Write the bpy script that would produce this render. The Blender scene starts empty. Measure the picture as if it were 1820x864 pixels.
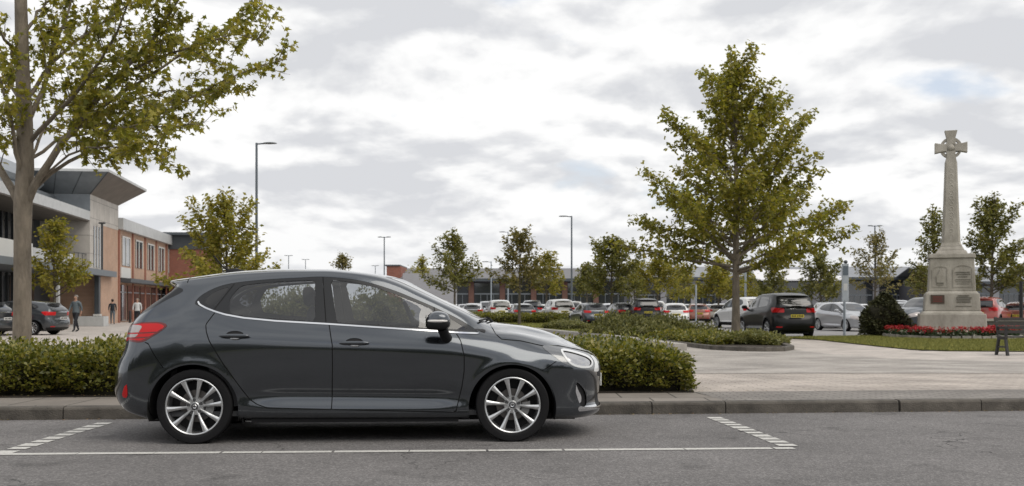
import bpy, bmesh, math, random
import numpy as np
from mathutils import Vector, Matrix
R = math.radians
rnd = random.Random(7)
scene = bpy.context.scene
COL = scene.collection

# ------------------------------------------------------------------ camera
CAM_H, FPX, HORIZON = 1.12, 1900.0, 545.0      # eye height, focal length and horizon row in photo pixels (1820 wide)
cd = bpy.data.cameras.new("Camera")
cam = bpy.data.objects.new("Camera", cd)
COL.objects.link(cam)
cam.location = (0, 0, CAM_H)
cam.rotation_euler = (R(90), 0, 0)
cd.sensor_width = 36.0
cd.lens = 36.0 * FPX / 1820.0
cd.shift_y = (HORIZON - 432.0) / 1820.0
cd.clip_start = 0.1
cd.clip_end = 5000
cd.dof.use_dof = True
cd.dof.focus_distance = 9.2
cd.dof.aperture_fstop = 4.5
scene.camera = cam

# ------------------------------------------------------------------ world and sun
SUN_EL, SUN_AZ = R(52), R(128)        # azimuth measured clockwise from +Y
w = bpy.data.worlds.new("World")
scene.world = w
w.use_nodes = True
nt = w.node_tree
for n in list(nt.nodes): nt.nodes.remove(n)
def wn(t, **k):
    n = nt.nodes.new(t)
    for a, b in k.items(): setattr(n, a, b)
    return n
def lk(a, b): nt.links.new(a, b)
out = wn('ShaderNodeOutputWorld'); bg = wn('ShaderNodeBackground')
bg.inputs[1].default_value = 0.13
sky = wn('ShaderNodeTexSky', sky_type='NISHITA'); sky.sun_disc = False
sky.sun_elevation = SUN_EL; sky.sun_rotation = SUN_AZ; sky.air_density = 1.0; sky.dust_density = 2.0
tc = wn('ShaderNodeTexCoord'); sep = wn('ShaderNodeSeparateXYZ'); lk(tc.outputs['Generated'], sep.inputs[0])
def mth(op, a, b=None, c=None, clamp=False):
    n = wn('ShaderNodeMath', operation=op); n.use_clamp = clamp
    for i, v in enumerate((a, b, c)):
        if v is None: continue
        if isinstance(v, (int, float)): n.inputs[i].default_value = v
        else: lk(v, n.inputs[i])
    return n.outputs[0]
zc = mth('MAXIMUM', sep.outputs[2], 0.0)
den = mth('ADD', zc, 0.27)
cx = mth('DIVIDE', sep.outputs[0], den); cy = mth('DIVIDE', sep.outputs[1], den)
def cloud(scale, ox, oy, detail, rough, dist=0.0, lac=2.0, sy=1.0):
    comb = wn('ShaderNodeCombineXYZ')
    lk(mth('ADD', cx, ox), comb.inputs[0]); lk(mth('MULTIPLY', mth('ADD', cy, oy), sy), comb.inputs[1])
    n = wn('ShaderNodeTexNoise'); n.inputs['Scale'].default_value = scale
    n.inputs['Detail'].default_value = detail; n.inputs['Roughness'].default_value = rough
    n.inputs['Distortion'].default_value = dist
    lk(comb.outputs[0], n.inputs['Vector'])
    return n.outputs['Fac']
def ramp(v, pts):
    r = wn('ShaderNodeValToRGB'); e = r.color_ramp.elements
    while len(e) < len(pts): e.new(0.5)
    for i, (p, c) in enumerate(pts):
        e[i].position = p; e[i].color = (c[0], c[1], c[2], 1)
    lk(v, r.inputs[0]); return r
CL_OX, CL_OY = 3.3, 1.7
cover = cloud(2.0, CL_OX, CL_OY, 8, 0.50)
cm = ramp(cover, [(0.33, (0, 0, 0)), (0.40, (1, 1, 1))])
# thick parts of the cloud read grey from below, thin edges white
thick = cloud(2.5, CL_OX + 5.2, CL_OY + 2.05, 10, 0.50, 0.15, 2.0, 0.9)
thick_b = cloud(2.5, CL_OX + 5.2, CL_OY + 2.05 - .07, 10, 0.50, 0.15, 2.0, 0.9)
relief = mth('SUBTRACT', thick, thick_b)
thick = mth('ADD', mth('MULTIPLY_ADD', relief, 2.0, 0.0), thick)
cc = ramp(thick, [(0.38, (6.8, 6.8, 6.78)), (0.47, (6.3, 6.31, 6.34)), (0.55, (5.5, 5.55, 5.66)), (0.68, (4.7, 4.78, 4.98))])
mix = wn('ShaderNodeMix', data_type='RGBA')
skym = wn('ShaderNodeMix', data_type='RGBA'); skym.blend_type = 'MULTIPLY'; skym.inputs[0].default_value = 1.0
lk(sky.outputs[0], skym.inputs[6]); skym.inputs[7].default_value = (1.5, 1.35, 1.2, 1)
skya = wn('ShaderNodeMix', data_type='RGBA'); skya.inputs[0].default_value = 0.62
lk(skym.outputs[2], skya.inputs[6]); skya.inputs[7].default_value = (4.8, 5.1, 5.8, 1)
lk(cm.outputs[0], mix.inputs[0]); lk(skya.outputs[2], mix.inputs[6]); lk(cc.outputs[0], mix.inputs[7])
# distant cloud deck fades to an even pale tone towards the horizon
hz = ramp(sep.outputs[2], [(0.0, (1, 1, 1)), (0.10, (0, 0, 0))])
mix2 = wn('ShaderNodeMix', data_type='RGBA')
lk(mth('MULTIPLY', hz.outputs[0], 0.6), mix2.inputs[0]); lk(mix.outputs[2], mix2.inputs[6]); mix2.inputs[7].default_value = (5.9, 5.93, 6.0, 1)
lk(mix2.outputs[2], bg.inputs[0]); lk(bg.outputs[0], out.inputs[0])

sd = bpy.data.lights.new("Sun", 'SUN'); sd.energy = 1.5; sd.angle = R(48); sd.color = (1.0, 0.94, 0.84)
sun = bpy.data.objects.new("Sun", sd); COL.objects.link(sun)
_d = Vector((math.sin(SUN_AZ) * math.cos(SUN_EL), math.cos(SUN_AZ) * math.cos(SUN_EL), math.sin(SUN_EL)))
sun.rotation_euler = _d.to_track_quat('Z', 'Y').to_euler(); sun.location = _d * 50

vs = scene.view_settings
vs.view_transform = 'Standard'; vs.look = 'None'; vs.exposure = 0.2; vs.gamma = 1.0; vs.use_curve_mapping = False
scene.cycles.max_bounces = 8; scene.cycles.transparent_max_bounces = 24
scene.cycles.diffuse_bounces = 3; scene.cycles.glossy_bounces = 4; scene.cycles.transmission_bounces = 6

# ------------------------------------------------------------------ materials
MATS = {}
def mat(name, col, rough=0.6, metal=0.0, var=0.0, vscale=4.0, bump=0.0, bscale=40.0, coat=0.0, island=0.0, col2=None,
        spec=0.5, trans=0.0, detail=5.0, inner=None, stretch=None):
    if name in MATS: return MATS[name]
    m = bpy.data.materials.new(name); m.use_nodes = True; MATS[name] = m
    t = m.node_tree; b = t.nodes['Principled BSDF']
    b.inputs['Base Color'].default_value = (*col, 1); b.inputs['Roughness'].default_value = rough
    b.inputs['Metallic'].default_value = metal; b.inputs['Specular IOR Level'].default_value = spec
    b.inputs['Coat Weight'].default_value = coat; b.inputs['Coat Roughness'].default_value = 0.03
    co = t.nodes.new('ShaderNodeTexCoord').outputs['Object']
    if stretch:
        mp = t.nodes.new('ShaderNodeMapping'); mp.inputs['Scale'].default_value = stretch
        t.links.new(co, mp.inputs[0]); co = mp.outputs[0]
    csock = None
    if var or col2:
        n = t.nodes.new('ShaderNodeTexNoise'); n.inputs['Scale'].default_value = vscale; n.inputs['Detail'].default_value = detail
        n.inputs['Roughness'].default_value = 0.65
        t.links.new(co, n.inputs['Vector'])
        r = t.nodes.new('ShaderNodeValToRGB'); e = r.color_ramp.elements
        e[0].position = 0.32; e[1].position = 0.68
        c2 = col2 if col2 else tuple(min(1, c * (1 + var)) for c in col)
        c1 = col if col2 else tuple(c * (1 - var) for c in col)
        e[0].color = (*c1, 1); e[1].color = (*c2, 1)
        t.links.new(n.outputs['Fac'], r.inputs[0]); csock = r.outputs[0]
    if island:
        g = t.nodes.new('ShaderNodeNewGeometry'); h = t.nodes.new('ShaderNodeHueSaturation')
        mr = t.nodes.new('ShaderNodeMapRange'); mr.inputs[3].default_value = 1 - island; mr.inputs[4].default_value = 1 + island
        t.links.new(g.outputs['Random Per Island'], mr.inputs[0]); t.links.new(mr.outputs[0], h.inputs['Value'])
        mr2 = t.nodes.new('ShaderNodeMapRange'); mr2.inputs[3].default_value = 0.5 + island * 0.06; mr2.inputs[4].default_value = 0.5 - island * 0.05
        t.links.new(g.outputs['Random Per Island'], mr2.inputs[0]); t.links.new(mr2.outputs[0], h.inputs['Hue'])
        if csock: t.links.new(csock, h.inputs['Color'])
        else: h.inputs['Color'].default_value = (*col, 1)
        csock = h.outputs[0]
    if csock: t.links.new(csock, b.inputs['Base Color'])
    if bump:
        n = t.nodes.new('ShaderNodeTexNoise'); n.inputs['Scale'].default_value = bscale; n.inputs['Detail'].default_value = 6
        t.links.new(co, n.inputs['Vector'])
        bp = t.nodes.new('ShaderNodeBump'); bp.inputs['Strength'].default_value = bump; bp.inputs['Distance'].default_value = 0.02
        t.links.new(n.outputs['Fac'], bp.inputs['Height']); t.links.new(bp.outputs[0], b.inputs['Normal'])
    o = t.nodes['Material Output']
    if trans:
        tr = t.nodes.new('ShaderNodeBsdfTranslucent'); mx = t.nodes.new('ShaderNodeMixShader'); mx.inputs[0].default_value = trans
        if csock:
            gm = t.nodes.new('ShaderNodeMix'); gm.data_type = 'RGBA'; gm.blend_type = 'MULTIPLY'; gm.inputs[0].default_value = 1
            t.links.new(csock, gm.inputs[6]); gm.inputs[7].default_value = (1.5, 1.5, 0.7, 1)
            t.links.new(gm.outputs[2], tr.inputs[0])
        else: tr.inputs[0].default_value = (*col, 1)
        t.links.new(b.outputs[0], mx.inputs[1]); t.links.new(tr.outputs[0], mx.inputs[2]); t.links.new(mx.outputs[0], o.inputs[0])
    if inner:      # unpainted dark inner side of sheet metal
        g = t.nodes.new('ShaderNodeNewGeometry'); d = t.nodes.new('ShaderNodeBsdfDiffuse'); d.inputs[0].default_value = (*inner, 1)
        mx = t.nodes.new('ShaderNodeMixShader')
        t.links.new(g.outputs['Backfacing'], mx.inputs[0]); t.links.new(b.outputs[0], mx.inputs[1]); t.links.new(d.outputs[0], mx.inputs[2])
        t.links.new(mx.outputs[0], o.inputs[0])
    return m

def glass(name, tint=(0.75, 0.78, 0.8), rough=0.0, refl=1.0, film=0.0):
    if name in MATS: return MATS[name]
    m = bpy.data.materials.new(name); m.use_nodes = True; MATS[name] = m
    t = m.node_tree
    for n in list(t.nodes): t.nodes.remove(n)
    o = t.nodes.new('ShaderNodeOutputMaterial'); tr = t.nodes.new('ShaderNodeBsdfTransparent'); gl = t.nodes.new('ShaderNodeBsdfGlossy')
    tr.inputs[0].default_value = (*tint, 1); gl.inputs['Roughness'].default_value = rough
    fr = t.nodes.new('ShaderNodeFresnel'); fr.inputs[0].default_value = 1.6
    ml = t.nodes.new('ShaderNodeMath'); ml.operation = 'MULTIPLY_ADD'; ml.use_clamp = True
    ml.inputs[1].default_value = 1.5 * refl; ml.inputs[2].default_value = film
    t.links.new(fr.outputs[0], ml.inputs[0]); mx = t.nodes.new('ShaderNodeMixShader')
    t.links.new(ml.outputs[0], mx.inputs[0]); t.links.new(tr.outputs[0], mx.inputs[1]); t.links.new(gl.outputs[0], mx.inputs[2])
    t.links.new(mx.outputs[0], o.inputs[0])
    return m

def brick_mat(name, c1, c2, mortar, scale=1.0, bw=0.225, bh=0.075, msize=0.012, axis='XZ', bump=0.3, rough=0.85, stain=0.25, mix_=0.5):
    if name in MATS: return MATS[name]
    m = bpy.data.materials.new(name); m.use_nodes = True; MATS[name] = m
    t = m.node_tree; b = t.nodes['Principled BSDF']; b.inputs['Roughness'].default_value = rough
    tc = t.nodes.new('ShaderNodeTexCoord'); sp = t.nodes.new('ShaderNodeSeparateXYZ'); cb = t.nodes.new('ShaderNodeCombineXYZ')
    t.links.new(tc.outputs['Object'], sp.inputs[0])
    ix = {'X': 0, 'Y': 1, 'Z': 2}
    t.links.new(sp.outputs[ix[axis[0]]], cb.inputs[0]); t.links.new(sp.outputs[ix[axis[1]]], cb.inputs[1])
    br = t.nodes.new('ShaderNodeTexBrick'); br.inputs['Scale'].default_value = scale
    br.inputs['Brick Width'].default_value = bw; br.inputs['Row Height'].default_value = bh; br.inputs['Mortar Size'].default_value = msize
    br.inputs['Color1'].default_value = (*c1, 1); br.inputs['Color2'].default_value = (*c2, 1); br.inputs['Mortar'].default_value = (*mortar, 1)
    br.inputs['Bias'].default_value = 0.0
    t.links.new(cb.outputs[0], br.inputs['Vector'])
    n = t.nodes.new('ShaderNodeTexNoise'); n.inputs['Scale'].default_value = 0.9; n.inputs['Detail'].default_value = 8; n.inputs['Roughness'].default_value = 0.65
    t.links.new(tc.outputs['Object'], n.inputs['Vector'])
    mr = t.nodes.new('ShaderNodeMapRange'); mr.inputs[1].default_value = 0.3; mr.inputs[2].default_value = 0.7
    mr.inputs[3].default_value = 1 - stain; mr.inputs[4].default_value = 1 + stain * 0.5
    t.links.new(n.outputs['Fac'], mr.inputs[0])
    mx = t.nodes.new('ShaderNodeMix'); mx.data_type = 'RGBA'; mx.blend_type = 'MULTIPLY'; mx.inputs[0].default_value = 1
    t.links.new(br.outputs['Color'], mx.inputs[6]); t.links.new(mr.outputs[0], mx.inputs[7]); t.links.new(mx.outputs[2], b.inputs['Base Color'])
    bp = t.nodes.new('ShaderNodeBump'); bp.inputs['Strength'].default_value = bump; bp.inputs['Distance'].default_value = 0.01; bp.invert = True
    t.links.new(br.outputs['Fac'], bp.inputs['Height']); t.links.new(bp.outputs[0], b.inputs['Normal'])
    return m

# ------------------------------------------------------------------ object helpers
def tag(o, label=None, cat=None, group=None, kind=None):
    if label: o['label'] = label
    if cat: o['category'] = cat
    if group: o['group'] = group
    if kind: o['kind'] = kind
    return o
def empty(name, loc=(0, 0, 0), rz=0.0, label=None, cat=None, group=None):
    o = bpy.data.objects.new(name, None); COL.objects.link(o); o.location = loc; o.rotation_euler = (0, 0, rz)
    o.empty_display_size = 0.3
    return tag(o, label, cat, group)
def mesh_obj(name, verts, faces, m=None, parent=None, smooth=False, loc=(0, 0, 0), rz=0.0, mats=None, fm=None, normals=None):
    me = bpy.data.meshes.new(name)
    me.from_pydata([tuple(map(float, v)) for v in verts], [], [tuple(map(int, f)) for f in faces]); me.update()
    o = bpy.data.objects.new(name, me); COL.objects.link(o)
    for k in (mats or ([m] if m else [])): me.materials.append(k)
    if fm is not None: me.polygons.foreach_set('material_index', list(fm))
    if smooth: me.polygons.foreach_set('use_smooth', [True] * len(me.polygons))
    if normals is not None: me.normals_split_custom_set_from_vertices([tuple(map(float, n)) for n in normals])
    o.location = loc; o.rotation_euler = (0, 0, rz)
    if parent: o.parent = parent
    return o
def fast_mesh(name, V, F, m, parent=None):
    """V (n,3) array, F (m,k) array of equal sized polygons"""
    me = bpy.data.meshes.new(name); n, k = F.shape
    me.vertices.add(len(V)); me.vertices.foreach_set('co', np.ascontiguousarray(V, dtype=np.float32).ravel())
    me.loops.add(n * k); me.loops.foreach_set('vertex_index', np.ascontiguousarray(F, dtype=np.int32).ravel())
    me.polygons.add(n); me.polygons.foreach_set('loop_start', np.arange(0, n * k, k, dtype=np.int32))
    me.polygons.foreach_set('loop_total', np.full(n, k, dtype=np.int32))
    me.update(calc_edges=True); me.validate()
    me.materials.append(m); o = bpy.data.objects.new(name, me); COL.objects.link(o)
    if parent: o.parent = parent
    return o
class MB:
    """collects simple solids into one mesh"""
    def __init__(s): s.v = []; s.f = []; s.m = []; s.mi = 0
    def add(s, v, f):
        b = len(s.v); s.v += [tuple(p) for p in v]; s.f += [tuple(b + i for i in q) for q in f]; s.m += [s.mi] * len(f)
        return s
    def box(s, x0, x1, y0, y1, z0, z1, M=None, taper=None):
        v = [(x0, y0, z0), (x1, y0, z0), (x1, y1, z0), (x0, y1, z0), (x0, y0, z1), (x1, y0, z1), (x1, y1, z1), (x0, y1, z1)]
        if taper:
            cx_, cy_ = (x0 + x1) / 2, (y0 + y1) / 2
            v = v[:4] + [(cx_ + (a - cx_) * taper, cy_ + (b - cy_) * taper, c) for a, b, c in v[4:]]
        if M: v = [tuple(M @ Vector(p)) for p in v]
        return s.add(v, [(0, 3, 2, 1), (4, 5, 6, 7), (0, 1, 5, 4), (1, 2, 6, 5), (2, 3, 7, 6), (3, 0, 4, 7)])
    def prism(s, pts, y0, y1, axis='Y', M=None):
        n = len(pts)
        if axis == 'Y': v = [(a, y0, b) for a, b in pts] + [(a, y1, b) for a, b in pts]
        elif axis == 'X': v = [(y0, a, b) for a, b in pts] + [(y1, a, b) for a, b in pts]
        else: v = [(a, b, y0) for a, b in pts] + [(a, b, y1) for a, b in pts]
        if M: v = [tuple(M @ Vector(p)) for p in v]
        f = [tuple(range(n)), tuple(range(2 * n - 1, n - 1, -1))] + [(i, n + i, n + (i + 1) % n, (i + 1) % n) for i in range(n)]
        return s.add(v, f)
    def tube(s, pts, rad, n=8, caps=True):
        pts = [Vector(p) for p in pts]
        if not hasattr(rad, '__len__'): rad = [rad] * len(pts)
        v = []; f = []; ref = Vector((0.123, 0.97, 0.2)).normalized(); b = None
        for i, p in enumerate(pts):
            d = (pts[min(i + 1, len(pts) - 1)] - pts[max(i - 1, 0)]).normalized()
            if b is None:
                a = d.cross(ref if abs(d.dot(ref)) < .9 else Vector((1, 0, 0))).normalized()
            else:
                a = (a - d * a.dot(d)).normalized()
            b = d.cross(a)
            for k in range(n):
                an = 2 * math.pi * k / n
                v.append(tuple(p + (a * math.cos(an) + b * math.sin(an)) * rad[i]))
        for i in range(len(pts) - 1):
            for k in range(n):
                f.append((i * n + k, i * n + (k + 1) % n, (i + 1) * n + (k + 1) % n, (i + 1) * n + k))
        if caps: f.append(tuple(range(n - 1, -1, -1))); f.append(tuple((len(pts) - 1) * n + k for k in range(n)))
        return s.add(v, f)
    def lathe(s, prof, n=32, M=None, closed=False):
        """prof (r, h): revolved round the local y axis"""
        v = []; f = []; m = len(prof)
        for k in range(n):
            a = 2 * math.pi * k / n
            for r, h in prof: v.append((r * math.cos(a), h, r * math.sin(a)))
        for k in range(n):
            for i in range(m if closed else m - 1):
                j = (i + 1) % m; k2 = (k + 1) % n
                f.append((k * m + i, k * m + j, k2 * m + j, k2 * m + i))
        if M: v = [tuple(M @ Vector(p)) for p in v]
        return s.add(v, f)
    def build(s, name, m, parent=None, smooth=False, mats=None, bevel=0.0, **k):
        o = mesh_obj(name, s.v, s.f, m, parent, smooth, mats=mats, fm=s.m if mats else None, **k)
        if bevel:
            bm = bmesh.new(); bm.from_mesh(o.data)
            bmesh.ops.bevel(bm, geom=[e for e in bm.edges if len(e.link_faces) == 2 and e.calc_face_angle(0) > 0.5], offset=bevel, segments=2, profile=0.6, affect='EDGES')
            bm.to_mesh(o.data); bm.free()
        if smooth:
            try: o.data.set_sharp_from_angle(angle=R(38))
            except Exception: pass
        return o
def spin_fix(o):
    bm = bmesh.new(); bm.from_mesh(o.data); bmesh.ops.recalc_face_normals(bm, faces=bm.faces); bm.to_mesh(o.data); bm.free()
def copy_tree(o, parent=None):
    c = o.copy(); COL.objects.link(c); c.parent = parent
    for ch in o.children: copy_tree(ch, c)
    return c

def gz(y):
    """lie of the land behind the kerb: level pavement, then a gentle fall to the car park"""
    if y < 13: return 0.12
    if y < 25: return 0.12 - 0.22 * (y - 13) / 12
    return -0.10
def G(px, py, off=0.0):
    """photo pixel on the ground -> place"""
    y = 30.0
    for _ in range(60): y = FPX * (CAM_H - gz(y) - off) / (py - HORIZON)* 0.5 + y * 0.5
    return ((px - 910) / FPX * y, y)
def at(px, y): return (px - 910) / FPX * y
def hz_(py, y): return CAM_H - (py - HORIZON) / FPX * y
# ================================================================== cars
CAR_O = (-2.636, 9.559); CAR_TH = R(3.2)
def inv(px, py, lat):
    """side-view tracing of the near car: photo pixel at a given half width -> car coordinates (x forward, z up)"""
    c, s = math.cos(CAR_TH), math.sin(CAR_TH); u = (px - 910) / FPX
    x = (u * (CAR_O[1] - lat * c) - CAR_O[0] - lat * s) / (c - u * s)
    return (x, CAM_H - (py - HORIZON) / FPX * (CAR_O[1] + x * s - lat * c))
def tr(pts, lat): return [inv(a, b, lat) for a, b in pts]

def pchip(xs, ys, x):
    xs = np.array(xs, float); ys = np.array(ys, float); x = np.clip(np.asarray(x, float), xs[0], xs[-1])
    h = np.diff(xs); d = np.diff(ys) / h; m = np.zeros(len(xs))
    for i in range(1, len(xs) - 1):
        if d[i - 1] * d[i] > 0:
            w1 = 2 * h[i] + h[i - 1]; w2 = h[i] + 2 * h[i - 1]; m[i] = (w1 + w2) / (w1 / d[i - 1] + w2 / d[i])
    m[0] = d[0]; m[-1] = d[-1]
    k = np.clip(np.searchsorted(xs, x, side='right') - 1, 0, len(h) - 1)
    t = (x - xs[k]) / h[k]
    return ((2*t**3-3*t**2+1) * ys[k] + (t**3-2*t**2+t) * h[k] * m[k] + (-2*t**3+3*t**2) * ys[k+1] + (t**3-t**2) * h[k] * m[k+1])
def C(v): return ([-1, 4], [v, v])
def T(*p): return ([a for a, b in p], [b for a, b in p])
# key lines of the shell from sill to roof centre: half width y(x), height z(x), start/end of the straight run, centre line tail and nose
KEYS = [
 (C(.60), C(.175), -.40, 2.85, (-.60, .22), (3.26, .15)),
 (T((-.4,.76),(.3,.80),(2.3,.80),(2.85,.74)), T((-.4,.225),(.3,.178),(2.85,.172)), -.40, 2.85, (-.68, .24), (3.36, .155)),
 (T((-.4,.80),(.35,.852),(.8,.872),(1.8,.872),(2.25,.852),(2.85,.79)), T((-.4,.29),(.4,.262),(2.85,.245)), -.40, 2.85, (-.745, .30), (3.445, .215)),
 (T((-.4,.825),(.3,.845),(.75,.818),(1.9,.818),(2.3,.845),(2.85,.80)), T((-.4,.39),(.4,.39),(2.1,.37),(2.85,.34)), -.40, 2.85, (-.785, .38), (3.405, .31)),
 (T((-.4,.835),(0,.86),(.75,.856),(1.9,.856),(2.6,.862),(2.85,.815)), T((-.4,.49),(.5,.47),(2.1,.45),(2.85,.45)), -.40, 2.85, (-.795, .47), (3.425, .42)),
 (T((-.4,.835),(0,.872),(1,.873),(2,.873),(2.6,.872),(2.85,.835)), T((-.4,.71),(1,.715),(2.1,.68),(2.85,.60)), -.40, 2.85, (-.775, .61), (3.44, .55)),
 (T((-.4,.815),(0,.865),(1,.876),(2,.874),(2.6,.862),(2.85,.825)), T((-.4,.84),(0,.835),(1.1,.795),(2.1,.755),(2.5,.72),(2.85,.69)), -.40, 2.85, (-.69, .73), (3.425, .635)),
 (T((-.4,.785),(0,.845),(1,.857),(2,.852),(2.5,.825),(2.85,.775)), T((-.4,.94),(0,.925),(1.1,.88),(2.1,.835),(2.4,.81),(2.85,.75)), -.40, 2.85, (-.67, .90), (3.375, .695)),
 (T((-.4,.73),(0,.795),(1,.805),(2,.80),(2.3,.775),(2.6,.73),(2.9,.68)), T((-.4,1.03),(-.1,1.055),(.15,1.045),(.4,1.015),(1.1,.968),(1.9,.912),(2.3,.885),(2.5,.872),(2.9,.79)), -.40, 2.90, (-.635, .985), (3.33, .725)),
 (T((-.3,.66),(0,.70),(.5,.712),(1,.712),(1.5,.716),(1.9,.732),(2.2,.73),(2.5,.66),(2.95,.58)), T((-.3,1.16),(0,1.19),(.5,1.195),(1,1.185),(1.5,1.14),(1.9,1.04),(2.2,.95),(2.4,.915),(2.6,.898),(2.95,.815)), -.30, 2.95, (-.50, 1.12), (3.30, .735)),
 (T((-.15,.58),(.3,.602),(1,.615),(1.6,.64),(2,.685),(2.2,.682),(2.4,.62),(2.6,.52),(3.0,.44)), T((-.15,1.315),(0,1.335),(.3,1.362),(.55,1.378),(.83,1.394),(1,1.398),(1.235,1.382),(1.42,1.342),(1.62,1.28),(1.8,1.203),(2,1.113),(2.19,1.015),(2.35,.945),(2.6,.912),(3,.825)), -.15, 3.0, (-.25, 1.265), (3.28, .745)),
 (T((-.15,.52),(.3,.535),(1,.545),(1.6,.58),(2,.615),(2.2,.605),(2.4,.50),(2.6,.40),(3.0,.31)), T((-.15,1.355),(.3,1.412),(.7,1.432),(1,1.433),(1.25,1.416),(1.45,1.388),(1.62,1.335),(1.8,1.255),(2,1.163),(2.2,1.07),(2.38,.975),(2.6,.938),(3.0,.845)), -.15, 3.0, (-.37, 1.328), (3.27, .752)),
 (T((-.15,.30),(1,.31),(2.2,.33),(3.05,.18)), T((-.15,1.375),(.1,1.412),(.37,1.438),(.67,1.45),(1,1.448),(1.2,1.432),(1.5,1.394),(1.61,1.366),(1.8,1.283),(2,1.178),(2.2,1.088),(2.38,1.004),(2.46,.978),(2.6,.963),(2.75,.942),(2.9,.908),(3.05,.852)), -.15, 3.05, (-.38, 1.345), (3.26, .758)),
 (C(0), T((-.15,1.38),(.1,1.418),(.37,1.444),(.67,1.457),(1,1.455),(1.2,1.44),(1.5,1.402),(1.62,1.376),(1.8,1.295),(2,1.192),(2.2,1.102),(2.39,1.012),(2.47,.984),(2.6,.968),(2.75,.947),(2.9,.914),(3.05,.86)), -.15, 3.05, (-.385, 1.35), (3.25, .765)),
]
def shell_grid(nr=26, nm=132, nf=32, per=7):
    rows = []
    for (yp, zp, xA, xB, tail, nose) in KEYS:
        xs = np.linspace(xA, xB, nm); ys = pchip(*yp, xs); zs = pchip(*zp, xs)
        ph = np.linspace(math.pi / 2, 0, nr + 1)[:-1]; e = 2 / 2.6
        f = np.sin(ph) ** e; xr = xA + (tail[0] - xA) * f; yr = ys[0] * np.cos(ph) ** e; yr[0] = 0
        zr = zs[0] + (tail[1] - zs[0]) * f
        ph = np.linspace(0, math.pi / 2, nf + 1)[1:]; e = 2 / 2.3
        f = np.sin(ph) ** e; xf = xB + (nose[0] - xB) * f; yf = ys[-1] * np.cos(ph) ** e; yf[-1] = 0
        zf = zs[-1] + (nose[1] - zs[-1]) * f
        X = np.concatenate([xr, xs, xf]); Y = np.concatenate([yr, ys, yf]); Z = np.concatenate([zr, zs, zf])
        k = max(1, int(round(nm / 66)))
        for _ in range(k):
            for A in (X, Y, Z): A[1:-1] = 0.25 * A[:-2] + 0.5 * A[1:-1] + 0.25 * A[2:]
        rows.append(np.stack([X, Y, Z], 1))
    K = np.stack(rows)                       # key, station, xyz
    nk = len(KEYS); nseg = nk - 2
    knots = [0, 0] + list(range(nseg + 1)) + [nseg, nseg]
    knots = np.array(knots, float)
    ts = np.linspace(0, nseg, nseg * per + 1)
    def basis(i, p, t):
        if p == 0:
            return 1.0 if (knots[i] <= t < knots[i + 1]) or (t >= nseg and knots[i] < knots[i + 1] == nseg) else 0.0
        a = 0 if knots[i + p] == knots[i] else (t - knots[i]) / (knots[i + p] - knots[i]) * basis(i, p - 1, t)
        b = 0 if knots[i + p + 1] == knots[i + 1] else (knots[i + p + 1] - t) / (knots[i + p + 1] - knots[i + 1]) * basis(i + 1, p - 1, t)
        return a + b
    B = np.array([[basis(i, 2, t) for i in range(nk)] for t in ts])
    P = np.einsum('tk,ksc->stc', B, K)
    S = np.concatenate([np.linspace(0, 1, nr + 1)[:-1], np.linspace(1, 2, nm), np.linspace(2, 3, nf + 1)[1:]])
    # wheel-arch flares
    X, Y, Z = P[..., 0], P[..., 1], P[..., 2]
    for cxw in (-.01, 2.594):
        r = np.hypot(X - cxw, Z - .28); tt = ts[None, :]
        b = np.exp(-((r - .375) / .045) ** 2) * (Z < .78) * (tt > 1.0) * (tt < 7.5)
        Y += .009 * b * np.clip((.78 - Z) / .1, 0, 1)
    return P, S, ts

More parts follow.
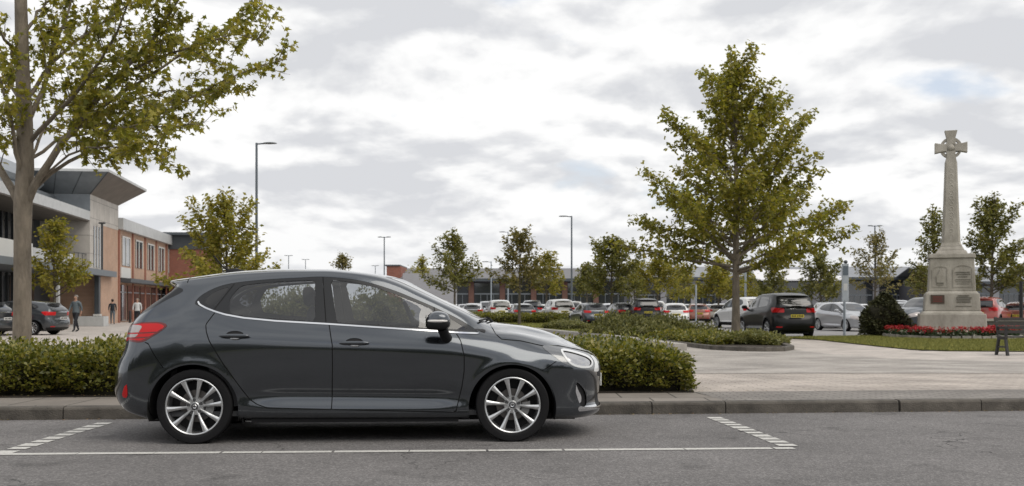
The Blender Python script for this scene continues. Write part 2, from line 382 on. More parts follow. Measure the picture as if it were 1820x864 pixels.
class PolyMesh:
    """polygons with per-vertex x y z s t n; can be cut along any line f = 0"""
    def __init__(s, P, S, ts, warp=None):
        ns, ntt, _ = P.shape
        W = P.copy()
        if warp: W = warp(P)
        du = np.gradient(W, axis=0); dv = np.gradient(W, axis=1)
        N = np.cross(dv, du)
        L = np.linalg.norm(N, axis=2, keepdims=True); L[L < 1e-12] = 1; N = N / L
        N[0, :, 1] = 0; N[-1, :, 1] = 0; N[:, -1, 1] = 0
        bad = np.linalg.norm(N, axis=2) < .1
        N[bad] = (0, 0, 1)
        s.A = [tuple(r) for r in np.concatenate([P, W, N, np.broadcast_to(S[:, None, None], (ns, ntt, 1)), np.broadcast_to(ts[None, :, None], (ns, ntt, 1))], 2).reshape(-1, 11)]
        s.F = []; s.part = []
        for i in range(ns - 1):
            for j in range(ntt - 1):
                a, b, c, d = i * ntt + j, (i + 1) * ntt + j, (i + 1) * ntt + j + 1, i * ntt + j + 1
                s.F.append((a, b, c, d)); s.part.append('body')
    def cut(s, fn, new, only=('body',), band=None, keep=None):
        A = np.array(s.A); f = fn(A); keep_part = new is None
        if band is not None: f = np.abs(f) - band
        f[np.abs(f) < 1e-6] = 1e-6
        cache = {}; F2 = []; P2 = []; fl = list(f)
        for q, pt in zip(s.F, s.part):
            if pt not in only: F2.append(q); P2.append(pt); continue
            sg = [fl[i] < 0 for i in q]
            if all(sg): F2.append(q); P2.append(pt if keep_part else new); continue
            if not any(sg): F2.append(q); P2.append(pt); continue
            neg = []; pos = []; n = len(q); ch = 0
            for k in range(n):
                a, b = q[k], q[(k + 1) % n]
                (neg if fl[a] < 0 else pos).append(a)
                if (fl[a] < 0) != (fl[b] < 0):
                    ch += 1; key = (min(a, b), max(a, b))
                    if key not in cache:
                        t = fl[key[0]] / (fl[key[0]] - fl[key[1]])
                        va, vb = s.A[key[0]], s.A[key[1]]
                        s.A.append(tuple(va[i] + (vb[i] - va[i]) * t for i in range(11))); fl.append(0.0); cache[key] = len(s.A) - 1
                    neg.append(cache[key]); pos.append(cache[key])
            if len(neg) >= 3: F2.append(tuple(neg)); P2.append(pt if keep_part else new)
            if len(pos) >= 3: F2.append(tuple(pos)); P2.append(pt)
        s.F = F2; s.part = P2
    def relabel(s, old, fn):
        for i, (q, p) in enumerate(zip(s.F, s.part)):
            if p == old: s.part[i] = fn(sum(s.A[k][0] for k in q) / len(q))
    def emit(s, part, name, m, parent, side=0, off=0.0, sx=0.0, solid=0.0):
        """side 0 both halves in one mesh, +1 the right half only, -1 the left half only; off = push along the normal"""
        fs = [q for q, p in zip(s.F, s.part) if p in ((part,) if isinstance(part, str) else part)]
        if not fs: return None
        used = sorted({i for q in fs for i in q}); ix = {u: k for k, u in enumerate(used)}
        V = []; N = []; F = []
        for sgn in ((1, -1) if side == 0 else (side,)):
            b = len(V)
            for u in used:
                a = s.A[u]; n = Vector(a[6:9]).normalized()
                V.append((a[3] + n.x * off, -sgn * (a[4] + n.y * off), a[5] + n.z * off)); N.append((n.x, -sgn * n.y, n.z))
            for q in fs:
                g = [b + ix[i] for i in q]
                F.append(tuple(g if sgn > 0 else g[::-1]))
        if side == 0:      # weld the centre line
            key = {}; rm = []
            for i, v in enumerate(V):
                if abs(v[1]) < 1e-5:
                    k = (round(v[0], 5), round(v[2], 5))
                    rm.append(key.setdefault(k, i))
                else: rm.append(i)
            F = [tuple(rm[i] for i in q) for q in F]
            F = [tuple(dict.fromkeys(q)) for q in F]; F = [q for q in F if len(q) > 2]
        o = mesh_obj(name, V, F, m, parent, True, normals=N)
        return o

def sdf_poly(pts, smooth=True, n=6):
    P = np.array(pts, float)
    if smooth:
        Q = []
        L = len(P)
        for i in range(L):
            p0, p1, p2, p3 = P[i - 1], P[i], P[(i + 1) % L], P[(i + 2) % L]
            for t in np.linspace(0, 1, n, endpoint=False):
                Q.append(0.5 * ((2 * p1) + (-p0 + p2) * t + (2*p0 - 5*p1 + 4*p2 - p3) * t*t + (-p0 + 3*p1 - 3*p2 + p3) * t**3))
        P = np.array(Q)
    def f(x, z):
        p = np.stack([x, z], 1)[:, None, :]; a = P[None]; b = np.roll(P, -1, 0)[None]
        ab = b - a; t = np.clip(((p - a) * ab).sum(2) / np.maximum((ab * ab).sum(2), 1e-12), 0, 1)
        d = np.linalg.norm(p - a - ab * t[..., None], axis=2).min(1)
        ay, by = a[..., 1], b[..., 1]; pz = p[..., 1]; pxx = p[..., 0]
        cr = ((ay > pz) != (by > pz)) & (pxx < (b[..., 0] - a[..., 0]) * (pz - ay) / np.where(by - ay == 0, 1e-12, by - ay) + a[..., 0])
        return np.where(cr.sum(1) % 2 == 1, -d, d)
    return f
def dist_line(pts):
    P = np.array(pts, float)
    def f(x, z):
        p = np.stack([x, z], 1)[:, None, :]; a = P[None, :-1]; b = P[None, 1:]
        ab = b - a; t = np.clip(((p - a) * ab).sum(2) / np.maximum((ab * ab).sum(2), 1e-12), 0, 1)
        return np.linalg.norm(p - a - ab * t[..., None], axis=2).min(1)
    return f
def rounded(pts, r=0.12, n=4):
    """round the corners of an open or closed trace by fraction"""
    P = [np.array(p, float) for p in pts]; L = len(P); Q = []
    for i in range(L):
        a, b, c = P[i - 1], P[i], P[(i + 1) % L]
        la = np.linalg.norm(b - a); lc = np.linalg.norm(c - b); d = min(r, la * .45, lc * .45)
        p0 = b + (a - b) / max(la, 1e-9) * d; p1 = b + (c - b) / max(lc, 1e-9) * d
        for t in np.linspace(0, 1, n): Q.append((1-t)**2 * p0 + 2*t*(1-t) * b + t*t * p1)
    return Q

# side traces -----------------------------------------------------------------
DLO = tr([(349.5,538.5),(357,527),(372,516.7),(392.5,507.8),(421,501.7),(473.5,496.5),(534,493.2),(571,491.6),(621,495.6),(661,503.7),(702,516.7),(742,533),(783,551),(823,571.4),(850,591.5),
          (815,590.0),(762.5,586.3),(681.5,580.8),(583,574),(490,568.7),(433,563.3),(400,557.5),(375,550.5),(355,543)], .66)
QGL = tr([(364,535),(373,523),(390,514),(408,509),(400,521),(384,546),(372,542)], .68)
RGL = tr([(426,507.5),(461,502.8),(510,499.2),(559,497.2),(563,570.5),(510,567),(445,562),(412,556.5),(409,531)], .68)
FGL = tr([(586.6,497),(620,500),(641,504.5),(672,512.5),(702,523),(742,538.5),(770,550.5),(771,583),(754,582.2),(681,577),(601,573)], .68)
TGL = tr([(776,554),(800,566),(836,587),(806,584.5),(779,582.5)], .7)
RDOOR = tr([(380,553),(364,577),(366,590),(372,606),(396.6,646),(417,674.7),(433,697),(443,710),(456,719),(473.5,725),(589,728),(591,660),(591,614),(587,594),(583,574.5)], .86)
FDOOR = tr([(583,574.5),(587,594),(591,614),(591,660),(589,728),(810,733),(821,687),(825,660),(825,634),(819,606),(808,588.5)], .86)
HOODL = tr([(873.4,577.5),(880,593),(890.6,602.5),(925,605.6),(965.6,615)], .68)
HL = tr([(962,614.5),(1000,617),(1031,624),(1050,630),(1062,637),(1066,646),(1067,661),(1050,659),(1031,654),(1000,645),(984,634)], .6)
HLIN = tr([(996,622),(1010,623),(1030,628.5),(1046,635),(1053,643),(1048,651),(1028,650.5),(1012,645),(1003,636)], .6)
TL = tr([(200,578.5),(226.5,577),(250.7,573.4),(283,572.6),(300,577.5),(293,585.6),(275,597.7),(255,608),(226.5,606.6),(200,606)], .75)
TLC = tr([(200,583),(250,578.5),(249,590),(240,600),(200,602)], .75)
FOG = tr([(1013,673),(1020,675),(1034,688),(1041,702),(1041,719),(1031,720.5),(1023,703)], .6)
FOGC = tr([(1013,673),(1018,676),(1025,692),(1031,704),(1029,717),(1023,703)], .6)
RFOG = tr([(220,703.5),(224,690),(230.5,680),(231,704)], .72)
FBUMP = tr([(990.6,640.6),(975,651),(961,660)], .8)
RBUMP = tr([(255,608),(263,610),(276,632),(295,658)], .82)
FIN = tr([(296,513),(303,508),(328,516.5),(300,533),(268,552),(240,567),(222,584),(232,570),(262,545)], .6)
def blob(mb, c, s, p=2.6, n=16, m=10, fn=None):
    """super-ellipsoid"""
    v = []; f = []
    def sp(a, e): return math.copysign(abs(a) ** e, a)
    e = 2 / p
    for i in range(m + 1):
        ph = -math.pi / 2 + math.pi * i / m
        for k in range(n):
            th = 2 * math.pi * k / n
            q = [sp(math.cos(ph), e) * sp(math.cos(th), e), sp(math.cos(ph), e) * sp(math.sin(th), e), sp(math.sin(ph), e)]
            if fn: q = fn(*q)
            v.append((c[0] + s[0] * q[0], c[1] + s[1] * q[1], c[2] + s[2] * q[2]))
    for i in range(m):
        for k in range(n): f.append((i*n + k, i*n + (k+1) % n, (i+1)*n + (k+1) % n, (i+1)*n + k))
    return mb.add(v, f)

rubber = mat('tyre_rubber', (.009, .009, .010), .8, spec=.25, bump=.15, bscale=90)
alloy = mat('alloy', (.60, .61, .62), .28, metal=.85)
alloy_dark = mat('alloy_dark', (.10, .10, .105), .45, metal=.6)
discm = mat('brake_disc', (.14, .13, .125), .45, metal=.8)
blackp = mat('black_plastic', (.010, .010, .011), .55, spec=.25)
gapm = mat('panel_gap', (.004, .004, .004), .9)
trimb = mat('gloss_black_trim', (.010, .011, .013), .30, coat=.15, spec=.4)
chrome = mat('chrome', (.75, .76, .78), .12, metal=1)
plate_w = mat('plate_white', (.72, .72, .70), .4); plate_y = mat('plate_yellow', (.62, .50, .03), .4)
char_m = mat('plate_characters', (.02, .02, .02), .5)
redl = mat('red_lens', (.50, .006, .008), .30, coat=.25, spec=.3)
redl2 = mat('dark_red_lens', (.13, .004, .004), .2, coat=.4)
clearl = mat('clear_lens', (.42, .38, .37), .16, metal=.3, coat=.6)
lampd = mat('lamp_housing', (.16, .165, .17), .22, metal=.7, coat=1)
drl = mat('running_light', (.66, .67, .68), .2, coat=.6)
cargl = glass('car_glass', (.66, .68, .70), film=.03)
cabin = mat('cabin_trim', (.055, .056, .06), .8); seatm = mat('seat_fabric', (.035, .036, .04), .9, bump=.2, bscale=200)
mirrm = mat('mirror_glass', (.8, .8, .82), .03, metal=1)

def make_wheel(parent, x, lat, zc, r=.305, wdt=.098, side=1, hi=True, rim_m=None, n=None, ang=0.0):
    """side 1 = right hand side of the car (local -y)"""
    wh = empty('wheel'); wh.parent = parent; wh.location = (x, -side * lat, zc); wh.rotation_euler = (0, ang, 0 if side > 0 else math.pi)
    n = n or (64 if hi else 28); k = r / .305; rr = .230 * k
    prof = [(rr, -.84*wdt), (rr*1.04, -.97*wdt), (rr*1.10, -1.02*wdt), (r*.965, -.98*wdt), (r*.985, -.90*wdt), (r, -.74*wdt), (r, .74*wdt), (r*.985, .9*wdt), (rr*1.12, 1.0*wdt), (rr, .84*wdt), (rr*.95, 0)]
    MB().lathe(prof, n, closed=True).build('tyre', rubber, wh, True)
    mb = MB()
    mb.lathe([(rr*1.005, -.85*wdt), (rr*1.012, -.93*wdt), (rr*.985, -.96*wdt), (rr*.955, -.90*wdt), (rr*.94, -.70*wdt), (rr*.90, .4*wdt)], n)
    ns = 10
    for i in range(ns):
        a = 2 * math.pi * i / ns + .157
        M = Matrix.Rotation(-a, 4, 'Y')
        st = [(.045, .0105, -.060), (.10, .0110, -.070), (.16, .0145, -.079), (.20, .0190, -.083), (.221, .0235, -.084)]
        v = []; f = []
        for (q, hw, h) in st:
            q *= k; hw *= k; h = h / .098 * wdt
            v += [(q, h + .03, -hw), (q, h + .004, -hw), (q, h - .004, -hw * .35), (q, h - .004, hw * .35), (q, h + .004, hw), (q, h + .03, hw)]
        for j in range(len(st) - 1):
            for t in range(5): f.append((j*6 + t, j*6 + t + 1, (j+1)*6 + t + 1, (j+1)*6 + t))
        mb.add([tuple(M @ Vector(p)) for p in v], f)
    hd = -.062 / .098 * wdt
    mb.lathe([(0, hd - .006), (.03*k, hd - .006), (.036*k, hd), (.068*k, hd + .002), (.074*k, hd + .012), (.074*k, hd + .05)], 28)
    o = mb.build('rim', rim_m or alloy, wh, True); spin_fix(o)
    if hi:
        MB().lathe([(0, hd - .0105), (.022, hd - .010), (.029, hd - .007), (.031, hd + .001)], 28).build('hub_cap', alloy_dark, wh, True)
        e = MB().lathe([(.010, hd - .0125), (.014, hd - .0135), (.0165, hd - .0110)], 20); e.build('hub_emblem', chrome, wh, True)
        for i in range(5):
            a = 2 * math.pi * i / 5 + .157 + .314; p = (.053 * math.cos(a), .053 * math.sin(a))
            MB().lathe([(0, hd - .004), (.0075, hd - .004), (.009, hd + .001)], 6, Matrix.Translation((p[0], 0, p[1]))).build('wheel_nut', alloy_dark, wh)
            MB().lathe([(.009, hd + .0005), (.0135, hd - .0012), (.0135, hd + .004)], 14, Matrix.Translation((p[0], 0, p[1]))).build('nut_seat', blackp, wh)
    MB().lathe([(.05*k, -.012), (.132*k, -.012), (.132*k, .012), (.05*k, .012)], 32).build('brake_disc', discm, wh)
    if hi:
        mb = MB(); 
        mb.prism([(.085*math.cos(a), .085*math.sin(a)) for a in np.linspace(-.45, .45, 6)] + [(.15*math.cos(a), .15*math.sin(a)) for a in np.linspace(.45, -.45, 6)], -.04, .03)
        mb.build('brake_caliper', mat('caliper', (.22, .22, .22), .5, metal=.4), wh)
    MB().lathe([(0, .03), (rr*.93, .03)], 28).build('back_plate', blackp, wh)
    return wh

def arch_liner(parent, cxw, r, lat0, lat1, m, zc=.285):
    for sg in (1, -1):
        v = []; f = []; n = 28
        A = np.linspace(-.28, math.pi + .28, n)
        for a in A:
            for (rr, l) in ((r, lat1), (r, lat0), (.02, lat0)): v.append((cxw + rr * math.cos(a), -sg * l, zc + rr * math.sin(a)))
        for i in range(n - 1):
            for j in range(2): f.append((i*3 + j, i*3 + j + 1, i*3 + 3 + j + 1, i*3 + 3 + j))
        mesh_obj('wheel_arch_liner', v, f, m, parent)

def sec(f, *cond):
    """limit a side-view cut to part of the shell: cond are functions of A that are < 0 where allowed"""
    def g(A):
        o = f(A)
        for c in cond: o = np.maximum(o, c(A))
        return o
    return g

_GRID = {}
def base_mesh(hi, warp=None):
    key = hi
    if key not in _GRID: _GRID[key] = shell_grid() if hi else shell_grid(12, 64, 14, 3)
    P, S, ts = _GRID[key]
    return PolyMesh(P, S, ts, warp)

XZ = lambda fn: (lambda A: fn(A[:, 0], A[:, 2]))
tless = lambda v: (lambda A: (A[:, 10] - v) * .08)
tmore = lambda v: (lambda A: (v - A[:, 10]) * .08)
ALLB = ('body', 'door_r', 'door_f')

def common_cuts(pm, hi):
    pm.cut(lambda A: np.maximum(np.minimum(np.hypot(A[:,0]+.01, A[:,2]-.285) - .364, np.hypot(A[:,0]-2.594, A[:,2]-.28) - .36), (A[:,10]-6.5)*.1), 'none')
    pm.cut(sec(XZ(sdf_poly(DLO)), tless(10.4), tmore(6.0)), 'trim')
    for nm, pl in (('glass_q', QGL), ('glass_r', RGL), ('glass_f', FGL), ('glass_t', TGL)):
        pm.cut(XZ(sdf_poly(rounded(pl, .03), False)), nm, ('trim',))
    # windscreen and rear window
    pm.cut(lambda A: np.maximum.reduce([(10.72 - A[:,10]) * .08, 1.60 + .10 * (A[:,1]/.55)**2 * -1 - A[:,0], A[:,0] - (2.425 - .22 * np.clip(A[:,1]/.6, 0, 1)**2.5)]), 'frit')
    pm.cut(lambda A: np.maximum.reduce([(10.86 - A[:,10]) * .08, 1.64 - .10 * (A[:,1]/.55)**2 - A[:,0], A[:,0] - (2.37 - .22 * np.clip(A[:,1]/.6, 0, 1)**2.5)]), 'windscreen', ('frit',))
    pm.cut(lambda A: np.maximum.reduce([A[:,2] - 1.262, 1.005 - A[:,2], A[:,1] - (.63 - .25 * (A[:,2] - 1.0)), A[:,9] - .97]), 'rear_frit')
    pm.cut(lambda A: np.maximum.reduce([A[:,2] - 1.24, 1.03 - A[:,2], A[:,1] - (.59 - .25 * (A[:,2] - 1.0)), A[:,9] - .97]), 'rear_glass', ('rear_frit',))
    pm.cut(sec(XZ(sdf_poly(TL)), lambda A: A[:,9] - 1.35, lambda A: .42 - A[:,1], tmore(3)), 'tail')
    pm.cut(sec(XZ(sdf_poly(HL)), lambda A: 1.8 - A[:,9], lambda A: .40 - A[:,1], tmore(4)), 'head')

def make_hero():
    paint = mat('graphite_paint', (.080, .089, .101), .17, metal=.88, coat=1.0, inner=(.02, .02, .02), var=.06, vscale=300)
    root = empty('hatchback_car', (CAR_O[0], CAR_O[1], 0), CAR_TH, 'dark graphite grey hatchback parked in the marked bay, nearest to the viewer', 'car')
    pm = base_mesh(True)
    common_cuts(pm, True)
    pm.cut(sec(XZ(sdf_poly(rounded(RDOOR, .015), False)), tless(8.2)), 'door_r')
    pm.cut(sec(XZ(sdf_poly(rounded(FDOOR, .015), False)), tless(8.2)), 'door_f')
    gw = .0042
    for pl in (RDOOR, FDOOR):
        d = dist_line(list(pl) + [pl[0]])
        pm.cut(sec(XZ(d), tless(7.9), tmore(.8)), 'gap', ALLB, band=gw) if False else pm.cut(lambda A, d=d: np.maximum.reduce([d(A[:,0], A[:,2]) - gw, (A[:,10]-7.7)*.08, (.8-A[:,10])*.08]), 'gap', ALLB)
    # door gap carried up the pillars
    for pl in (tr([(573,492),(583,575)], .66), tr([(415,503.5),(384,551)], .68), tr([(771.5,546),(778,583)], .68)):
        (xa, za), (xb, zb) = pl; pm.cut(lambda A: (A[:,0] - xa) - (A[:,2] - za) * (xb - xa) / (zb - za), None, ('trim',))
        d = dist_line(pl); pm.cut(lambda A, d=d: np.maximum(d(A[:,0], A[:,2]) - .004, (A[:,10]-10.4)*.08), 'gap', ('trim',))
    # bonnet shut line, bumper joints, spoiler joint
    hl = list(HOODL) + [(3.0, .787), (3.15, .757), (3.29, .722)]
    hx, hz2 = [p[0] for p in hl], [p[1] for p in hl]
    pm.cut(lambda A: np.maximum(np.interp(A[:,0], hx, hz2) - A[:,2], (6.5-A[:,10])*.08) if True else 0, None)
    d = dist_line(hl); pm.cut(lambda A: np.maximum.reduce([d(A[:,0], A[:,2]) - gw, (6.5-A[:,10])*.08]), 'gap')
    hf = lambda A: np.maximum.reduce([np.interp(A[:,0], [2.428]+[p[0] for p in hl[1:]], [p[1] for p in hl]) - A[:,2], 2.432 - A[:,0], A[:,0]-3.29])
    pm.cut(hf, 'bonnet')
    d2 = dist_line([(3.29, .722), (3.30, .70)]);
    for pl, lo, hi_ in ((FBUMP, 3.5, 9), (RBUMP, 3.0, 9)):
        fx = sorted(pl); pm.cut(lambda A, fx=fx: np.interp(A[:,0], [p[0] for p in fx], [p[1] for p in fx]) - A[:,2], None)
        d = dist_line(pl); pm.cut(lambda A, d=d, lo=lo: np.maximum(d(A[:,0], A[:,2]) - .0035, (lo-A[:,10])*.08), 'gap')
    pm.cut(lambda A: A[:,0] + .15 - .05*A[:,1], None)
    pm.cut(lambda A: np.maximum(np.abs(A[:,0] + .15 - .05*A[:,1]) - .004, (9.6-A[:,10])*.08), 'gap')
    pm.cut(lambda A: np.maximum(A[:,0] + .15, (9.6-A[:,10])*.08), 'spoiler')
    pm.cut(sec(XZ(sdf_poly(FIN)), lambda A: A[:,9]-1.3, lambda A: .3 - A[:,1]), 'fin', ('body',))
    # sill crease
    pm.cut(lambda A: A[:,2] - np.interp(A[:,0], [.577,1.119,2.1,2.24], [.293,.281,.25,.25]), None, ALLB)
    d = dist_line([(.577,.293),(1.119,.281),(2.1,.25),(2.24,.25)]); pm.cut(lambda A: d(A[:,0], A[:,2]) - .004, 'gap', ('body',))
    pm.cut(lambda A: np.maximum.reduce([A[:,2] - np.interp(A[:,0], [.3,.577,1.119,2.1,2.3],[.30,.293,.281,.25,.25]), .36-A[:,0], A[:,0]-2.24]), 'sill', ('body',))
    # lamps
    pm.cut(XZ(sdf_poly(TLC)), 'tail_clear', ('tail',))
    dq = dist_line(list(TL)[5:9]); pm.cut(lambda A: dq(A[:,0], A[:,2]) - .013, 'tail_dark', ('tail',))
    for zz in (.905, .868):
        pm.cut(lambda A, zz=zz: A[:,2] - zz - .05*(A[:,0]+.4), None, ('tail', 'tail_clear')); pm.cut(lambda A, zz=zz: np.abs(A[:,2] - zz - .05*(A[:,0]+.4)) - .0055, 'tail_dark', ('tail',)); pm.cut(lambda A, zz=zz: np.abs(A[:,2] - zz - .05*(A[:,0]+.4)) - .006, 'tail', ('tail_clear',))
    dt = dist_line(list(TL)[1:6]); pm.cut(lambda A: dt(A[:,0], A[:,2]) - .010, 'tail_dark', ('tail',))
    sl = sdf_poly(HLIN); pm.cut(XZ(sl), None, ('head',)); pm.cut(lambda A: np.abs(sl(A[:,0], A[:,2])) - .0085, 'drl', ('head',)); pm.cut(XZ(sl), 'lamp_in', ('head',))
    tipf = XZ(sdf_poly(tr([(1052,633),(1068,640),(1068,664),(1056,662),(1058,645)], .6))); pm.cut(tipf, 'drl', ('head',))
    pm.cut(sec(XZ(sdf_poly(FOG)), lambda A: 2.3-A[:,9], lambda A: .52-A[:,1], lambda A: A[:,10]-7), 'fog')
    pm.cut(XZ(sdf_poly(FOGC)), 'fog_chrome', ('fog',))
    pm.cut(sec(XZ(sdf_poly(RFOG)), lambda A: A[:,9]-1.0, lambda A: .45-A[:,1]), 'rfog')
    # grille openings across the nose
    pm.cut(lambda A: np.maximum.reduce([np.abs(A[:,2]-.56) - .085 + .05*(A[:,1]/.5)**2, A[:,1]-.50, 2.3-A[:,9]]), 'grille')
    pm.cut(lambda A: np.maximum.reduce([np.abs(A[:,2]-.31) - .055, A[:,1]-.47, 2.3-A[:,9]]), 'grille')
    pm.cut(lambda A: np.maximum.reduce([A[:,2] - .275 + .35*np.clip(3.17 - A[:,0], 0, 1), .232 - A[:,2], 3.16 - A[:,0], A[:,9]*0-1]), 'lip', ('body',))
    # lower rear valance
    pm.cut(lambda A: np.maximum.reduce([A[:,2] - .30, A[:,1] - .60, A[:,9] - 1]), 'valance', ('body',))
    # handles cups
    for (cx_, cz_) in ((.327, .886), (1.297, .826)):
        pm.cut(lambda A, cx_=cx_, cz_=cz_: np.maximum((np.hypot((A[:,0]-cx_)/.072, (A[:,2]-cz_-.006)/.030) - 1)*.03, (A[:,10]-8)*.1), 'cup', ('door_r', 'door_f'))
    pm.relabel('cup', lambda x: 'cup_r' if x < .8 else 'cup_f')
    e = pm.emit
    e('body', 'body', paint, root)
    e('bonnet', 'bonnet', paint, root); e('spoiler', 'spoiler', paint, root)
    e('frit', 'windscreen_surround', trimb, root); e('rear_frit', 'rear_window_surround', trimb, root); e('gap', 'panel_gap', gapm, root, off=-.004)
    e('windscreen', 'windscreen', cargl, root, off=.001); e('rear_glass', 'rear_window', glass('privacy_glass', (.25, .26, .28)), root)
    e('grille', 'grille', blackp, root, off=-.006); e('valance', 'rear_valance', blackp, root); e('lip', 'front_splitter', chrome, root, off=.002)
    lr = {}
    for sg in (1, -1):
        dr = e('door_r', 'rear_door', paint, root, sg); df = e('door_f', 'front_door', paint, root, sg)
        lr[sg] = (dr, df)
        e('sill', 'sill', paint, root, sg); e('fin', 'spoiler_fin', trimb, root, sg)
        e('trim', 'window_trim', trimb, root, sg, off=-.002)
        e('glass_q', 'quarter_window', glass('quarter_glass', (.12, .125, .135)), root, sg, off=-.003)
        e('glass_r', 'window', cargl, dr, sg, off=-.005); e('glass_f', 'window', cargl, df, sg, off=-.005)
        e('glass_t', 'quarter_window', glass('quarter_glass', (.12, .125, .135)), root, sg, off=-.003)
        t = e('tail', 'tail_light', redl, root, sg, off=.003); e('tail_clear', 'indicator_lens', clearl, t, sg, off=.004); e('tail_dark', 'lamp_edge', redl2, t, sg, off=.003)
        h = e('head', 'headlight', lampd, root, sg, off=.002); e('drl', 'running_light', drl, h, sg, off=.004); e('lamp_in', 'reflector', mat('lamp_reflector', (.45, .45, .46), .15, metal=.8, coat=.8), h, sg, off=-.004)
        mb = MB()
        for (lx, lz, ll) in ((3.135, .690, .60), (3.215, .665, .54)):
            mb = MB(); blob(mb, (lx, -sg * (ll + .075), lz), (.024, .016, .018), 2, 12, 8); mb.build('projector', alloy_dark, h, True)
        pass
        e('fog', 'fog_lamp_recess', blackp, root, sg, off=-.012); e('fog_chrome', 'fog_lamp', mat('fog_lens', (.6, .6, .62), .2, metal=.6), root, sg, off=.001)
        e('rfog', 'rear_reflector', redl, root, sg, off=.002)
        e('cup_r', 'handle_recess', blackp, dr, sg, off=-.004); e('cup_f', 'handle_recess', blackp, df, sg, off=-.004)
        # handles
        for dd, cx_, cz_ in ((dr, .327, .886), (df, 1.297, .826)):
            mb = MB(); blob(mb, (cx_, -sg * .893, cz_ - .003), (.124, .015, .0165), 2.3, 20, 8)
            mb.build('handle', paint, dd, True)
            mb = MB(); blob(mb, (cx_ + .004, -sg * .884, cz_ - .026), (.036, .007, .008), 2.3, 12, 6); mb.build('handle_cap', chrome, dd, True)
        # door mirror
        mr = empty('door_mirror'); mr.parent = root
        cxm, lat, czm = 1.985, .975, 1.010
        def sh(a, b, c):
            f_ = 1 - .10 * max(a, 0); return (a * (1 - .12*max(c, 0)) + .05*c, b, c * f_ + .10 * (1-a*a) * 0)
        mb = MB(); blob(mb, (cxm, -sg*lat, czm), (.098, .105, .073), 2.7, 24, 16, sh)
        o = mb.build('mirror_cap', paint, mr, True)
        mb = MB(); blob(mb, (cxm - .002, -sg*lat, czm - .028), (.101, .103, .052), 3.2, 24, 10, sh); mb.build('mirror_shell', blackp, mr, True)
        mb = MB(); mb.box(cxm - .100, cxm - .094, -sg*lat - .075, -sg*lat + .075, czm - .045, czm + .04); mb.build('mirror_glass', mirrm, mr)
        mb = MB(); blob(mb, (cxm - .005, -sg*(lat+.092), czm - .006), (.083, .020, .0115), 3, 16, 8); mb.build('side_indicator', mat('indicator', (.72, .70, .68), .15, coat=1), mr, True)
        mb = MB(); pts = [(cxm + .03, -sg*(lat-.02), czm - .06), (cxm + .05, -sg*.90, czm - .115), (cxm + .065, -sg*.82, czm - .155)]
        mb.tube(pts, [.045, .042, .05], 12); mb.build('mirror_stalk', blackp, mr, True)
        # side sill lower blade
    # chrome waist line
    wl = tr([(348.5,536),(352,541.5),(365,548),(380,553.5),(400,559.3),(433,565.2),(490,570.6),(583,576),(681.5,582.6),(762.5,588),(815,591.6),(850,593)], .79)
    pm2 = base_mesh(True)
    ws = sorted(wl); pm2.cut(lambda A: np.interp(A[:,0], [p[0] for p in ws], [p[1] for p in ws]) - A[:,2], None)
    d = dist_line(wl); pm2.cut(lambda A: np.maximum.reduce([d(A[:,0], A[:,2]) - .0065, (A[:,10]-10.4)*.08, (6-A[:,10])*.08, A[:,1]*-1+.5]), 'chrome_line')
    for sg in (1, -1): pm2.emit('chrome_line', 'waist_chrome', chrome, root, sg, off=.004)
    # running gear
    for x, lt in ((.0, .768), (2.597, .768)):
        for sg in (1, -1): make_wheel(root, x, lt, .3045, side=sg, ang=(0.05 if x < 1 else .25))
    arch_liner(root, -.01, .372, .45, .842, gapm, .285); arch_liner(root, 2.594, .368, .45, .842, gapm, .28)
    MB().box(-.45, 3.15, -.55, .55, .155, .21).box(.45, 2.15, -.80, .80, .165, .20).build('underbody', blackp, root)
    MB().box(.375, .385, -.80, -.72, .165, .22).build('mud_flap', blackp, root)
    MB().tube([(-.60, .45, .225), (-.74, .45, .225)], .03, 12).build('exhaust_pipe', chrome, root)
    # roof aerial
    mb = MB(); blob(mb, (.17, 0, 1.425), (.10, .035, .038), 2.2, 16, 8, lambda a, b, c: (a, b * (1 - .3*max(c, 0)), c * (1 - .55*max(a, 0)))); mb.build('aerial_base', blackp, root, True)
    MB().tube([(.10, 0, 1.445), (.05, 0, 1.475), (-.03, 0, 1.575)], [.010, .008, .006], 6).build('aerial', blackp, root)
    # wipers
    for y0, y1 in ((.52, -.05), (-.05, -.58)):
        MB().tube([(2.42, y0, 1.0), (2.40, (y0+y1)/2, 1.012), (2.33 if y1 < -.3 else 2.40, y1, 1.0)], .009, 6).tube([(2.46, y0, .985), (2.42, (y0+y1)/2, 1.02)], .011, 6).build('wiper', blackp, root)
    # cabin
    MB().box(-.2, 2.35, -.80, .80, .22, .26).box(-.25, -.2, -.62, .62, .22, 1.0).build('cabin_floor', cabin, root)
    for sg in (1, -1):
        MB().prism([(.1, .3), (2.2, .3), (2.2, .89), (1.1, .945), (.4, .985), (.1, 1.0)], -sg*.78, -sg*.755).build('door_lining', cabin, root)
    mb = MB(); mb.prism([(1.78, .80), (1.86, .915), (2.15, .945), (2.38, .93), (2.38, .6), (1.9, .6)], -.72, .72); mb.build('dashboard', cabin, root, bevel=.02)
